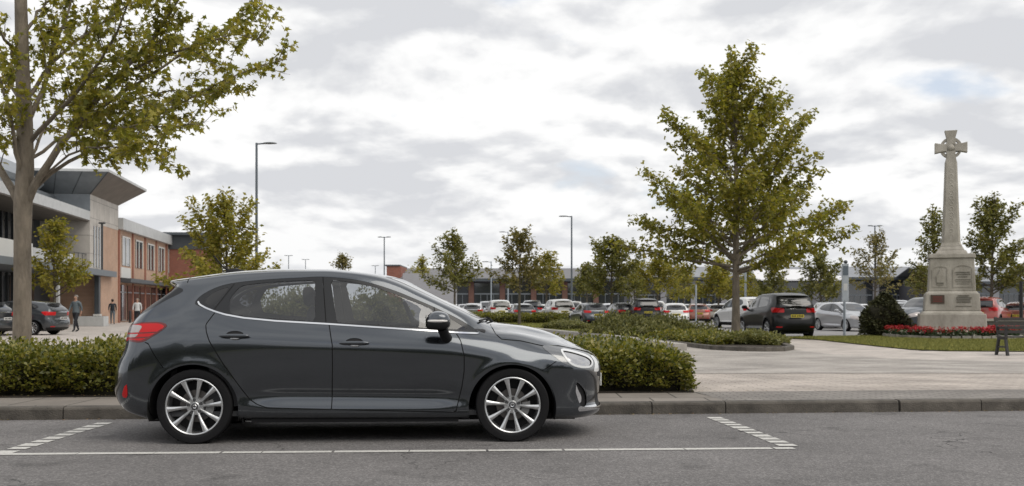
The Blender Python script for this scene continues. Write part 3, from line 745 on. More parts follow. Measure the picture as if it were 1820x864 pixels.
    for yy in (-.37, .37):
        s_ = empty('front_seat'); s_.parent = root; s_.location = (0, yy, 0)
        mb = MB(); blob(mb, (1.25, 0, .55), (.27, .25, .09), 3.5, 20, 10); mb.build('seat_cushion', seatm, s_, True)
        mb = MB(); blob(mb, (0, 0, 0), (.085, .245, .33), 3.2, 20, 14, lambda a, b, c: (a, b * (1 - .22*max(c, 0)), c))
        o = mb.build('backrest', seatm, s_, True); o.location = (.97, 0, .80); o.rotation_euler = (0, -.20, 0)
        mb = MB(); blob(mb, (0, 0, 0), (.05, .125, .088), 2.8, 18, 12); o = mb.build('head_rest', seatm, s_, True); o.location = (.865, 0, 1.205); o.rotation_euler = (0, -.12, 0)
        MB().tube([(.885, -.06, 1.14), (.90, -.06, 1.05)], .008, 6).tube([(.885, .06, 1.14), (.90, .06, 1.05)], .008, 6).build('head_rest_stem', chrome, s_)
    rs = empty('rear_seat'); rs.parent = root
    mb = MB(); blob(mb, (0, 0, 0), (.09, .62, .32), 4, 24, 12); o = mb.build('backrest', seatm, rs, True); o.location = (.02, 0, .74); o.rotation_euler = (0, -.3, 0)
    for yy in (-.37, .37):
        mb = MB(); blob(mb, (-.08, yy, 1.08), (.045, .12, .055), 2.8, 16, 10); mb.build('head_rest', seatm, rs, True)
    mb = MB()
    ring = [(.185*math.cos(a), .185*math.sin(a)) for a in np.linspace(0, 2*math.pi, 33)]
    M = Matrix.Translation((1.76, -.37, .985)) @ Matrix.Rotation(R(-24), 4, 'Y')
    mb.tube([tuple(M @ Vector((0, a, b))) for a, b in ring], .015, 8, caps=False)
    for a in (R(0), R(180), R(270)): mb.tube([tuple(M @ Vector((0.01, 0, 0))), tuple(M @ Vector((0, .18*math.cos(a), .18*math.sin(a))))], .014, 6)
    mb.tube([tuple(M @ Vector((0.0, 0, 0))), (1.95, -.37, .90)], .03, 8)
    mb.build('steering_wheel', cabin, root, True)
    mb = MB(); blob(mb, (1.72, 0, 1.28), (.012, .11, .03), 3, 12, 8); mb.build('rear_view_mirror', blackp, root, True)
    # plates
    MB().box(3.412, 3.422, -.26, .26, .42, .53).build('number_plate', plate_w, root)
    return root
HERO = make_hero()
# ================================================================== ground
def drape(name, poly, off, m, kind='structure', parent=None):
    """flat sheet following the lie of the land, off metres above it"""
    bm = bmesh.new(); vs_ = [bm.verts.new((x, y, 0)) for x, y in poly]; bm.faces.new(vs_)
    for yy in (13, 25):
        bmesh.ops.bisect_plane(bm, geom=bm.verts[:] + bm.edges[:] + bm.faces[:], plane_co=(0, yy, 0), plane_no=(0, 1, 0))
    for v in bm.verts: v.co.z = gz(v.co.y) + off
    bmesh.ops.recalc_face_normals(bm, faces=bm.faces)
    bmesh.ops.triangulate(bm, faces=[f for f in bm.faces if len(f.verts) > 4])
    me = bpy.data.meshes.new(name); bm.to_mesh(me); bm.free()
    if me.polygons and me.polygons[0].normal.z < 0: me.flip_normals()
    me.materials.append(m); o = bpy.data.objects.new(name, me); COL.objects.link(o); o.parent = parent
    if kind: o['kind'] = kind
    return o
def px_poly(pts, off=0): return [G(a, b, off) for a, b in pts]

def asphalt_mat(name, c1, c2, scale=60, bump=.5, rough=.9, patch=.25, cracks=False):
    m = bpy.data.materials.new(name); m.use_nodes = True; t = m.node_tree; b = t.nodes['Principled BSDF']; MATS[name] = m
    b.inputs['Roughness'].default_value = rough; b.inputs['Specular IOR Level'].default_value = .3
    tc = t.nodes.new('ShaderNodeTexCoord'); co = tc.outputs['Object']
    def noise(sc, det, ro=.6):
        n = t.nodes.new('ShaderNodeTexNoise'); n.inputs['Scale'].default_value = sc; n.inputs['Detail'].default_value = det; n.inputs['Roughness'].default_value = ro
        t.links.new(co, n.inputs['Vector']); return n.outputs['Fac']
    v = t.nodes.new('ShaderNodeTexVoronoi'); v.inputs['Scale'].default_value = scale; t.links.new(co, v.inputs['Vector'])
    r = t.nodes.new('ShaderNodeValToRGB'); r.color_ramp.elements[0].color = (*c1, 1); r.color_ramp.elements[1].color = (*c2, 1)
    sp = t.nodes.new('ShaderNodeSeparateColor'); t.links.new(v.outputs['Color'], sp.inputs[0])
    pw = t.nodes.new('ShaderNodeMath'); pw.operation = 'POWER'; pw.inputs[1].default_value = 2.2; t.links.new(sp.outputs[0], pw.inputs[0])
    t.links.new(pw.outputs[0], r.inputs[0])
    mr = t.nodes.new('ShaderNodeMapRange'); mr.inputs[1].default_value = .3; mr.inputs[2].default_value = .7; mr.inputs[3].default_value = 1 - patch; mr.inputs[4].default_value = 1 + patch
    t.links.new(noise(.7, 7, .62), mr.inputs[0])
    mx = t.nodes.new('ShaderNodeMix'); mx.data_type = 'RGBA'; mx.blend_type = 'MULTIPLY'; mx.inputs[0].default_value = 1
    t.links.new(r.outputs[0], mx.inputs[6]); t.links.new(mr.outputs[0], mx.inputs[7]); t.links.new(mx.outputs[2], b.inputs['Base Color'])
    if cracks:
        v2 = t.nodes.new('ShaderNodeTexVoronoi'); v2.feature = 'DISTANCE_TO_EDGE'; v2.inputs['Scale'].default_value = .55
        ad = t.nodes.new('ShaderNodeMix'); ad.data_type = 'RGBA'; ad.blend_type = 'LINEAR_LIGHT'; ad.inputs[0].default_value = .35
        nn = t.nodes.new('ShaderNodeTexNoise'); nn.inputs['Scale'].default_value = 2.2; nn.inputs['Detail'].default_value = 8; t.links.new(co, nn.inputs['Vector'])
        t.links.new(co, ad.inputs[6]); t.links.new(nn.outputs['Color'], ad.inputs[7]); t.links.new(ad.outputs[2], v2.inputs['Vector'])
        lt_ = t.nodes.new('ShaderNodeMapRange'); lt_.inputs[1].default_value = .0015; lt_.inputs[2].default_value = .006; lt_.inputs[3].default_value = .35; lt_.inputs[4].default_value = 1
        t.links.new(v2.outputs['Distance'], lt_.inputs[0])
        # only here and there
        msk = t.nodes.new('ShaderNodeMapRange'); msk.inputs[1].default_value = .50; msk.inputs[2].default_value = .58; t.links.new(noise(.45, 3), msk.inputs[0])
        l1 = t.nodes.new('ShaderNodeMix'); l1.data_type = 'FLOAT'; t.links.new(msk.outputs[0], l1.inputs[0]); l1.inputs[2].default_value = 1; t.links.new(lt_.outputs[0], l1.inputs[3])
        # oil drips and scuffs
        sp2 = t.nodes.new('ShaderNodeMapRange'); sp2.inputs[1].default_value = .60; sp2.inputs[2].default_value = .72; sp2.inputs[3].default_value = 1; sp2.inputs[4].default_value = .68; t.links.new(noise(1.9, 4, .5), sp2.inputs[0])
        m3 = t.nodes.new('ShaderNodeMath'); m3.operation = 'MULTIPLY'; t.links.new(l1.outputs[0], m3.inputs[0]); t.links.new(sp2.outputs[0], m3.inputs[1])
        m4 = t.nodes.new('ShaderNodeMix'); m4.data_type = 'RGBA'; m4.blend_type = 'MULTIPLY'; m4.inputs[0].default_value = 1
        t.links.new(mx.outputs[2], m4.inputs[6]); t.links.new(m3.outputs[0], m4.inputs[7]); t.links.new(m4.outputs[2], b.inputs['Base Color'])
    bp = t.nodes.new('ShaderNodeBump'); bp.inputs['Strength'].default_value = bump; bp.inputs['Distance'].default_value = .012
    t.links.new(v.outputs['Distance'], bp.inputs['Height']); t.links.new(bp.outputs[0], b.inputs['Normal'])
    return m
roadm = asphalt_mat('road_asphalt', (.126, .120, .119), (.232, .222, .218), 75, .45, patch=.20, cracks=True)
lotm = asphalt_mat('car_park_asphalt', (.22, .215, .215), (.32, .31, .305), 30, .2, patch=.12)
pathm = asphalt_mat('path_asphalt', (.29, .268, .245), (.40, .372, .345), 40, .3, patch=.34)
kerbm = mat('kerb_stone', (.095, .085, .073), .9, var=.5, vscale=3.0, bump=.5, bscale=70)
kerbp = mat('pale_kerb_stone', (.36, .34, .31), .9, var=.2, vscale=3.0, bump=.4, bscale=50)
slabm = brick_mat('footway_slabs', (.22, .195, .17), (.26, .232, .205), (.06, .055, .045), 1, .6, .9, .010, 'XY', .3, .9, .35)
setts = brick_mat('dark_setts', (.20, .185, .17), (.25, .23, .21), (.10, .09, .08), 1, .20, .10, .008, 'XY', .5, .9, .3)
palep = brick_mat('pale_paving', (.40, .352, .31), (.48, .425, .38), (.20, .175, .155), 1, .40, .13, .009, 'XY', .35, .9, .38)
plazam = brick_mat('plaza_paving', (.43, .39, .355), (.50, .45, .41), (.30, .27, .25), 1, .6, .6, .012, 'XY', .2, .9, .3)
grassm = mat('lawn_grass', (.115, .125, .020), .95, var=.35, vscale=1.6, bump=.8, bscale=60, detail=9)
soilm = mat('bed_soil', (.035, .026, .018), 1.0, var=.5, vscale=9, bump=1.0, bscale=30)
leafl = mat('ground_cover_green', (.05, .06, .018), .95, var=.5, vscale=6, bump=1, bscale=25)

KL, KR = (at(0, 10.53), 10.53), (at(1820, 11.50), 11.50)       # foot of the kerb face
kd = (Vector((KR[0], KR[1], 0)) - Vector((KL[0], KL[1], 0))).normalized(); kn = Vector((-kd.y, kd.x, 0))
def kp(s, n, z=0): p = Vector((KL[0], KL[1], 0)) + kd * s + kn * n; return (p.x, p.y, z)
# base sheet: level beside the road, falling to the car park, out to the horizon
ys = [12.97, 13, 25, 60, 200, 3000]
V = []; F = []
for i, y in enumerate(ys):
    w_ = 60 if y < 30 else (400 if y < 300 else 3000)
    V += [(-w_, y, gz(y) - .004), (w_, y, gz(y) - .004)]
V2 = [kp(-30, .10, .112), kp(24.3, .10, .112)]
bmv = V2 + V[2:]
F = [(2*i, 2*i + 1, 2*i + 3, 2*i + 2) for i in range(len(ys) - 1)]
ground = mesh_obj('ground', [V2[0], V2[1]] + V[2:], F, lotm); ground['kind'] = 'structure'
rp = [kp(-60, .012, 0), kp(90, .012, 0), (90, -60, 0), (-90, -60, 0)]
road = mesh_obj('road', rp, [(3, 2, 1, 0)], roadm); road['kind'] = 'structure'
far_verge = mesh_obj('far_verge', [(-90, -60.0, 0.004), (90, -60, 0.004), (90, -9, .004), (-90, -9, .004)], [(0, 1, 2, 3)], grassm); far_verge['kind'] = 'structure'

# kerb: separate stones butted with dark joints
mb = MB(); rk = random.Random(3)
def ks(px, n):
    lo, hi = -12, 25
    for _ in range(40):
        mid = (lo + hi) / 2; p = kp(mid, n)
        if p[0] / p[1] < (px - 910) / FPX: lo = mid
        else: hi = mid
    return lo
joints = [-11.5, -9.2, -6.9, -4.6, -3.4] + [ks(p_, 0) for p_ in (-120, 112, 420, 610, 900, 1159, 1290, 1600, 1745, 2060)] + [9.2, 11.0, 12.8, 14.6, 16.4, 18.2, 20, 22]
joints = sorted(joints)
for s, s2 in zip(joints[:-1], joints[1:]):
    g = .006; dz = rk.uniform(-.003, .003); dn = rk.uniform(-.003, .003)
    prof = [(0.0 + dn, -.02), (0.004 + dn, .096 + dz), (.014 + dn, .112 + dz), (.034 + dn, .121 + dz), (.145, .123 + dz), (.145, -.02)]
    a, b = s + g, s2 - g
    v = [kp(a, n_, z_) for n_, z_ in prof] + [kp(b, n_, z_) for n_, z_ in prof]; k = len(prof)
    mb.add(v, [tuple(range(k)), tuple(range(2*k - 1, k - 1, -1))] + [(i, k + i, k + (i + 1) % k, (i + 1) % k) for i in range(k)])
o = mb.build('kerb', kerbm); spin_fix(o); o['kind'] = 'structure'
o = mesh_obj('kerb_bedding', [kp(-14, .014, .09), kp(24, .014, .09), kp(24, .13, .09), kp(-14, .13, .09), kp(-14, .014, -.01), kp(24, .014, -.01)], [(0, 1, 2, 3), (0, 4, 5, 1)], mat('joint_dark', (.03, .028, .025), 1)); o['kind'] = 'structure'
# footway
def strip(name, s0, s1, n0, n1, off, m, n00=None):
    o = mesh_obj(name, [kp(s0, n0, .12 + off), kp(s1, n0, .12 + off), kp(s1, n1, .12 + off), kp(s0, n1, .12 + off)], [(0, 1, 2, 3)], m); o['kind'] = 'structure'; return o
# corner where slabs meet setts, in kerb coordinates
def ks(px, n):
    lo, hi = -5, 25
    for _ in range(40):
        mid = (lo + hi) / 2; p = kp(mid, n)
        if p[0] / p[1] < (px - 910) / FPX: lo = mid
        else: hi = mid
    return lo
s_cor = ks(1290, .15); s_cor2 = ks(1237, 1.25)
o = mesh_obj('footway', [kp(-14, .147, .122), kp(s_cor, .147, .122), kp(s_cor2, 1.22, .122), kp(-14, 1.22, .122)], [(0, 1, 2, 3)], slabm); o['kind'] = 'structure'
o = mesh_obj('sett_strip', [kp(s_cor + .012, .147, .122), kp(24, .147, .122), kp(24, 1.32, .122), kp(s_cor2 - .03, 1.32, .122)], [(0, 1, 2, 3)], setts); o['kind'] = 'structure'
# pale paving band, asphalt path, upper paving
drape('pale_pavement', [kp(s_cor2 - .8, 1.325)[:2], kp(26, 1.325)[:2], (at(2300, 17.3), 17.3), (at(1130, 17.15), 17.15)], .002, palep)
drape('path', [(at(1090, 17.16), 17.16), (at(2300, 17.31), 17.31), (at(2300, 23.5), 23.5), (at(1820, 22.9), 22.9), (at(1600, 24.6), 24.6), (at(1480, 27.2), 27.2), (at(1400, 30.5), 30.5), (at(1340, 34), 34), (at(1100, 46), 46), (at(1000, 50), 50), (at(980, 44), 44), (at(1000, 30), 30)], .006, pathm)
drape('upper_pavement', [(at(1600, 24.6), 24.6), (at(1820, 22.9), 22.9), (at(2300, 23.5), 23.5), (at(2300, 30), 30), (at(1640, 29.3), 29.3), (at(1560, 32.3), 32.3), (at(1450, 38.8), 38.8), (at(1378, 41), 41), (at(1340, 34), 34), (at(1400, 30.5), 30.5), (at(1480, 27.2), 27.2)], .006, plazam)
drape('lawn', [(at(1378, 41), 41.2), (at(1450, 38.9), 38.9), (at(1560, 32.4), 32.4), (at(1620, 29.8), 29.8), (at(1680, 29), 29), (at(1820, 28.6), 28.6), (at(2300, 28.6), 28.6), (at(2300, 52), 52), (at(1560, 44), 44)], .03, grassm)
drape('plaza', [(-5.5, 14.0), (-3.0, 14.5), (-6.2, 28), (-9.0, 60), (-14, 110), (-70, 110), (-70, 14.0)], .004, plazam)
drape('planting_bed', [kp(-14, 1.235)[:2], kp(s_cor2 - .02, 1.235)[:2], (at(1222, 14.4), 14.6), (at(900, 15.6), 15.6), (at(0, 14.3), 14.3), (-14, 14)], .008, soilm)

# parking bay markings -----------------------------------------------------
paintm = mat('road_paint', (.62, .61, .58), .8, col2=(.38, .37, .35), vscale=38, detail=8)
def worn(name, quads):
    o = mesh_obj(name, [p for q in quads for p in q], [tuple(range(4*i, 4*i + 4)) for i in range(len(quads))], paintm); o['kind'] = 'structure'
    return o
def g0(px, py): y = FPX * CAM_H / (py - HORIZON); return ((px - 910) / FPX * y, y)
rq = random.Random(11)
def line_q(a, b, w, z=.004):
    a = Vector(a); b = Vector(b); d = (b - a).normalized(); n = Vector((-d.y, d.x)) * w / 2
    return [(a.x - n.x, a.y - n.y, z), (b.x - n.x, b.y - n.y, z), (b.x + n.x, b.y + n.y, z), (a.x + n.x, a.y + n.y, z)]
q = []
A, B = Vector(g0(0, 808.0)), Vector(g0(1412, 797.2)); L = (B - A).length; t = -.6
while t < L:
    e = min(L, t + rq.uniform(.25, .8)); d = (B - A).normalized()
    q.append(line_q(A + d * t, A + d * (e - rq.choice([.004, .008, .02])), .100 + rq.uniform(-.006, .004))); t = e
for (p0, p1, n) in (((187, 752), (-5, 809), 10), ((1268, 742), (1408, 796), 11)):
    a, b = Vector(g0(*p0)), Vector(g0(*p1)); L = (b - a).length; d = (b - a).normalized()
    for i in range(n):
        s0 = L * i / n; s1 = L * (i + rq.uniform(.58, .76)) / n
        nn = Vector((-d.y, d.x)) * .055 * 1; wx = Vector((.15 + rq.uniform(-.01, .01), 0))
        p, r_ = a + d * s0, a + d * s1
        q.append([(p.x - wx.x/2, p.y, .0045), (p.x + wx.x/2, p.y, .0045), (r_.x + wx.x/2, r_.y, .0045), (r_.x - wx.x/2, r_.y, .0045)][::(1 if d.y > 0 else -1)])
worn('bay_marking', q)

# ------------------------------------------------------------------ kerbs of the planting islands
def kerb_run(name, pts, h, wd, m, label=None):
    mb = MB(); P = [Vector(p) for p in pts]
    for i in range(len(P) - 1):
        a, b = P[i], P[i + 1]; L = (b - a).length; n = max(1, int(L / .9)); d = (b - a) / L; nn = Vector((-d.y, d.x)) * wd
        for k in range(n):
            p = a + d * (L * k / n + .006); r_ = a + d * (L * (k + 1) / n - .006)
            z0 = gz((p.y + r_.y) / 2); zz = z0 + h + rnd.uniform(-.004, .004)
            pr = [(0, -.03), (.0, h - .02), (.02, h), (1, h), (1, -.03)]
            v = [(x.x + nn.x * u, x.y + nn.y * u, z0 + q_) for x in (p, r_) for u, q_ in pr]; kk = 5
            mb.add(v, [tuple(range(kk)), tuple(range(2*kk - 1, kk - 1, -1))] + [(j, kk + j, kk + (j + 1) % kk, (j + 1) % kk) for j in range(kk)])
    o = mb.build(name, m); spin_fix(o); o['kind'] = 'structure'; return o
c1 = [G(px, py) for px, py in ((940, 590), (1000, 597), (1060, 603), (1110, 610), (1150, 616), (1180, 621), (1199, 624))]
kerb_run('island_kerb', c1, .20, .35, kerbp)
c2 = [G(px, py) for px, py in ((1060, 598), (1110, 603), (1187, 612), (1230, 618), (1262, 622), (1310, 624.5), (1360, 625.5), (1395, 625), (1412, 622), (1390, 613))]
kerb_run('bed_kerb', c2, .12, .18, kerbm)
drape('island_soil', [G(px, py) for px, py in ((1060, 597), (1110, 602), (1187, 611), (1230, 616), (1262, 620), (1310, 622.5), (1360, 623.5), (1395, 623), (1404, 621), (1385, 612), (1300, 600), (1240, 590), (1150, 578), (1000, 578))], .07, soilm)
drape('verge_lawn', [G(px, py) for px, py in ((880, 585), (940, 589.5), (1000, 596), (1060, 600), (1100, 600), (1090, 582), (1060, 578), (900, 572), (760, 570), (760, 585))], .05, grassm)
drape('parking_apron', [(at(1230, 68), 68), (at(1560, 62), 62), (at(1480, 43.5), 43.5), (at(1400, 41.5), 41.5), (at(1330, 39), 39), (at(1220, 52), 52)], .003, lotm) if False else None
# painted bay lines of the car park
q = []
for i in range(-3, 26):
    x = -6 + i * 2.6
    for yy in (60, 82):
        q.append([(x, yy, gz(yy) + .004), (x + .1, yy, gz(yy) + .004), (x + .1, yy + 5, gz(yy) + .004), (x, yy + 5, gz(yy) + .004)])
worn('car_park_marking', q)

# short grass standing on the lawns near the paths
def grass_blades(name, poly, n, h, z, seed):
    rng = np.random.default_rng(seed); P = np.array(poly); lo, hi = P.min(0), P.max(0); q = rng.uniform(lo, hi, (n * 3, 2)); ins = np.zeros(len(q), bool)
    for i in range(len(P)):
        a, b = P[i - 1], P[i]; c = ((a[1] > q[:, 1]) != (b[1] > q[:, 1])) & (q[:, 0] < (b[0] - a[0]) * (q[:, 1] - a[1]) / (b[1] - a[1] + 1e-12) + a[0]); ins ^= c
    q = q[ins][:n]; m = len(q); base = np.stack([q[:, 0], q[:, 1], np.array([gz(y) for y in q[:, 1]]) + z], 1)
    a = rng.uniform(0, 6.3, m); w_ = .012; hh = h * rng.uniform(.5, 1.3, m); le = rng.normal(size=(m, 2)) * .35
    d = np.stack([np.cos(a), np.sin(a), 0 * a], 1) * w_; tip = base + np.stack([le[:, 0] * hh, le[:, 1] * hh, hh], 1)
    V = np.stack([base - d, base + d, tip], 1).reshape(-1, 3); F = np.arange(m * 3).reshape(m, 3)
    o = fast_mesh(name, V, F, mat('grass_blade', (.21, .21, .045), .8, island=.45)); o['kind'] = 'stuff'
grass_blades('grass', [(at(1378, 41), 41.2), (at(1450, 38.9), 38.9), (at(1560, 32.4), 32.4), (at(1620, 29.8), 29.8), (at(1680, 29), 29), (at(1900, 28.6), 28.6), (at(1900, 42), 42), (at(1560, 43), 43)], 60000, .07, .028, 1)
grass_blades('grass', [G(px, py) for px, py in ((880, 585), (940, 589.5), (1000, 596), (1060, 600), (1090, 582), (1060, 578), (900, 572))], 12000, .09, .045, 2)
# ================================================================== buildings
metalc = mat('zinc_cladding', (.22, .24, .26), .45, metal=.35, var=.12, vscale=1.5)
metald = mat('dark_cladding', (.075, .085, .095), .5, metal=.3, var=.12, vscale=1.5)
fascia = mat('pale_fascia', (.50, .51, .51), .5, metal=.2, var=.1, vscale=2)
stone = brick_mat('stone_panels', (.52, .49, .45), (.56, .53, .49), (.28, .26, .24), 1, 1.5, 1.2, .02, 'YZ', .1, .8, .2)
brickw = brick_mat('orange_brick', (.46, .28, .19), (.52, .33, .23), (.42, .34, .28), 1, .225, .075, .010, 'YZ', .2, .9, .15)
brickr = brick_mat('red_brick', (.24, .075, .05), (.29, .10, .065), (.22, .15, .12), 1, .225, .075, .010, 'XZ', .2, .9, .15)
brickry = brick_mat('red_brick_pier', (.30, .10, .06), (.35, .13, .08), (.22, .15, .12), 1, .225, .075, .010, 'YZ', .2, .9, .15)
wing = mat('window_glass_dark', (.03, .035, .04), .06, spec=1.0, coat=.4)
framem = mat('window_frame_dark', (.05, .055, .06), .5)
soff = mat('soffit', (.17, .15, .13), .7, var=.15, vscale=1.0)
white_m = mat('white_panel', (.62, .62, .60), .6)

F0 = Vector((-28.7, 74.8)); FD = Vector((-.137, 1)).normalized()
# local frame: y runs along the facade away from the viewer (0 at 54 m), x out of the facade to the right, z up from the ground
BANG = math.atan2(FD.y, FD.x) - math.pi / 2
b0 = F0 + FD * (54 - 74.8) / FD.y
bld = empty('shopping_centre_building', (b0.x, b0.y, gz(60)), BANG, 'modern two-storey building of zinc, stone and orange brick with a flared roof, at the left', 'building')
def S_(Y): return (Y - 54) / FD.y
mb = MB()
def part(mb, name, m, **k): return mb.build(name, m, bld, **k)
# glass wing (recessed) with slab roof and balcony
y0, y1 = -22, S_(71.6)
part(MB().box(-14, -3.2, y0, y1, 0, 7.0), 'wall', metald)
part(MB().box(-14, .0, y0, y1, 7.0, 7.6), 'roof_slab', fascia)
part(MB().box(-14, -.05, y0, y1 - .02, 6.93, 6.998), 'soffit', soff)
part(MB().box(-14, -2.2, y0, y1, 7.602, 8.6).box(-14, -3.4, y0, y1 - 6, 8.6, 9.3), 'roof', metalc)
for i, (a, c) in enumerate(((4.1, 6.9), (.1, 3.3))):
    yy = y0 + 1
    while yy < y1 - 1.4:
        f = part(MB().box(-3.18, -3.12, yy, yy + 2.1, a, c), 'window', wing)
        part(MB().box(-3.115, -3.02, yy - .06, yy + .06, a, c).box(-3.115, -3.02, yy + 1.0, yy + 1.06, a, c).box(-3.115, -3.03, yy + .06, yy + 1.0, a + .9, a + .96), 'window_frame', framem).parent = f
        yy += 2.2
part(MB().box(-3.1, .4, y0, y1 + 6.0, 3.35, 3.75), 'canopy', mat('canopy_edge', (.16, .18, .20), .5, metal=.2))
part(MB().box(-.3, -.2, y0, 6, 3.752, 4.75), 'balcony_panel', white_m)
part(MB().box(-.3, -.2, 6.05, y1 - 3, 3.752, 4.55), 'balcony_panel', fascia)
mb = MB(); mb.box(-.27, -.23, y1 - 3, y1, 4.7, 4.75)
for k in range(4): mb.box(-.27, -.23, y1 - 3 + k, y1 - 2.96 + k, 3.75, 4.7)
part(mb, 'railing', framem)
for k in range(5): part(MB().box(-.15, .15, y0 + 3 + k * 7.2, y0 + 3.3 + k * 7.2, 0, 3.348), 'column', fascia)
part(MB().box(-.28, .02, y1 + 2.3, y1 + 2.75, 0.7, 3.348), 'column', metald)
part(MB().box(-.35, .09, y1 + 2.22, y1 + 2.83, 0, .7), 'column_base', white_m)
# tower with flared zinc roof
t0, t1 = y1, S_(79.8)
part(MB().box(-7, 0, t0, t1, 6.9, 8.75).box(-7, 0, t0, t0 + 3.0, 3.75, 6.9), 'tower_wall', stone)
part(MB().box(-7, -.02, t0 + 3.0, t1, 0, 6.9), 'tower_wall', brickw)
part(MB().box(-7, -3.4, t0, t0 + 3.0, 0, 3.34), 'wall', metald)
part(MB().box(-7.0, .012, t0 - .03, t0 - .004, 7.61, 8.74), 'side_cladding', metalc)
for k in range(3): part(MB().box(.004, .04, t0 + .9 + k * .75, t0 + 1.2 + k * .75, 3.9, 6.7), 'window', wing)
e = 1.7; z0, z1 = 8.75, 10.0
v = [(-7, t0, z0), (0, t0, z0), (0, t1, z0), (-7, t1, z0), (-8, t0 - 2.3, z1), (e, t0 - 2.3, z1), (e, t1 + 1.6, z1), (-8, t1 + 1.6, z1)]
o = mesh_obj('flared_roof', v, [(0, 1, 5, 4), (2, 3, 7, 6), (3, 0, 4, 7)], metalc, bld)
o = mesh_obj('roof_soffit', [v[1], v[2], v[6], v[5]], [(0, 1, 2, 3)], soff, bld)
part(MB().box(-8, e + .02, t0 - 2.32, t1 + 1.62, z1, z1 + .16), 'roof_edge', fascia)
mb = MB()
for k in range(7):       # standing seams
    f_ = k / 6; a = Vector((-7 + 7 * f_, t0 - .01, z0)); b = Vector((-8 + (e + 8) * f_, t0 - 2.32, z1)); mb.tube([a, b], .03, 4)
part(mb, 'roof_seam', metald)
# curved-looking zinc hump further left
part(MB().prism([(-13, 8.6), (-2.4, 8.6), (-2.0, 9.0), (-3.4, 10.2), (-13, 11.2)], t0 - 15, t0 - 3.2, 'Y'), 'zinc_roof', metalc)
# brick shop wing
w0, w1 = t1, S_(113)
part(MB().box(-9, -.02, w0 + .003, w1, 3.1, 7.0).box(-9, -.5, w0 + .003, w1, 0, 3.1), 'brick_wall', brickw)
part(MB().box(-9, .35, w0 + .003, w1, 7.0, 7.85), 'parapet', fascia)
part(MB().box(-.02, .8, w0 + .5, w1 - 4, 3.05, 3.35), 'canopy', metald)
nb = 7; step = (w1 - w0) / nb
for k in range(nb):
    a = w0 + k * step
    part(MB().box(-.018, .06, a - .02, a + .38, 0, 6.99), 'pier', brickry)
    f = part(MB().box(-.018, .02, a + 1.2, a + step - .9, 4.35, 6.6), 'window', wing)
    part(MB().box(.022, .06, a + 1.2, a + 1.32, 4.35, 6.6).box(.022, .06, a + step - 1.02, a + step - .9, 4.35, 6.6).box(.022, .06, a + step / 2, a + step / 2 + .12, 4.35, 6.6).box(.022, .05, a + 1.32, a + step - 1.02, 6.48, 6.6), 'window_frame', white_m).parent = f
    f = part(MB().box(-.498, -.44, a + .5, a + step - .1, .1, 2.9), 'shopfront', wing)
    part(MB().box(-.438, -.40, a + .5, a + step - .1, 2.3, 2.38).box(-.438, -.40, a + step / 2, a + step / 2 + .08, .1, 2.3), 'shopfront_frame', mat('pale_frame', (.35, .37, .40), .5)).parent = f
part(MB().box(.01, .14, w0 + .4, w0 + 3.6, 3.4, 4.2), 'shop_sign', white_m)
# end pavilion
q0 = S_(99)
part(MB().box(.0, 3.2, q0 + 1.2, q0 + 14, 0, 6.6), 'end_pavilion_wall', brickr)
part(MB().box(-.05, 3.25, q0 + 1.1, q0 + 14.1, 6.602, 7.9), 'end_pavilion_cladding', metald)
part(MB().box(-.4, 4.2, q0 + .4, q0 + 14.6, 7.902, 8.15), 'end_pavilion_roof', metald)
lt = MB(); lt.box(.3, .42, t0 + 1.7, t0 + 1.82, 3.752, 6.9); lt.box(.16, .56, t0 + 1.6, t0 + 1.92, 6.9, 7.0); part(lt, 'wall_lamp', framem)

# long retail range across the car park ------------------------------------
def range_building(name, x0, x1, Y, label, bays, roof_h, wall_h, style):
    r = empty(name, (x0, Y, gz(Y)), 0, label, 'building'); L = x1 - x0
    P = lambda mb, nm, m: mb.build(nm, m, r)
    P(MB().box(0, L, .4, 18, 0, wall_h), 'wall', mat('range_wall_' + name, style['wall'], .8, var=.1, vscale=.3))
    if style.get('slope', True):
        v = [(-.8, -.9, wall_h), (L + .8, -.9, wall_h), (L + .8, 9, roof_h), (-.8, 9, roof_h), (L + .8, 19, wall_h), (-.8, 19, wall_h)]
        o = mesh_obj('roof', v + [(a, b, c + .12) for a, b, c in v], [(6, 7, 8, 9), (9, 8, 10, 11), (0, 1, 7, 6), (1, 2, 8, 7), (3, 0, 6, 9), (2, 4, 10, 8), (5, 3, 9, 11), (0, 3, 2, 1), (3, 5, 4, 2)], style['roof'], r)
    else: P(MB().box(-.5, L + .5, -.3, 18, wall_h, roof_h), 'roof', style['roof'])
    P(MB().box(-.8, L + .8, -1.05, -.92, wall_h - .25, wall_h + .15), 'gutter', metald)
    st = L / bays
    for k in range(bays):
        a = k * st
        P(MB().box(a, a + style['pier'], -.05, .398, 0, wall_h - .3), 'pier', style['pierm'])
        f = P(MB().box(a + style['pier'] + .05, a + st - .05, .3, .396, .05, wall_h - .5), 'shopfront', wing)
        mb = MB(); mb.box(a + style['pier'] + .05, a + st - .05, .22, .298, 2.9, 3.1)
        n = 4
        for j in range(1, n): xx = a + style['pier'] + (st - style['pier']) * j / n; mb.box(xx, xx + .08, .22, .298, .05, 2.9)
        P(mb, 'shopfront_frame', mat('steel_frame', (.16, .18, .20), .5)).parent = f
    return r
roofm = mat('metal_roof', (.15, .145, .15), .55, metal=.1, var=.1, vscale=.2)
rb = range_building('retail_range', at(722, 150), at(1110, 150), 150, 'long low shop range with dark glazing and brick piers behind the car park, centre', 7, 6.8, 5.0,
                    dict(wall=(.08, .08, .09), roof=roofm, pier=.75, pierm=mat('muted_brick_pier', (.15, .08, .063), .9, var=.15, vscale=3)))
sf = MB().box(0, 2.0, 0, 10, 0, 6.9).build('brick_end', brickr, rb); sf.location = (-2.75, 0, 0)
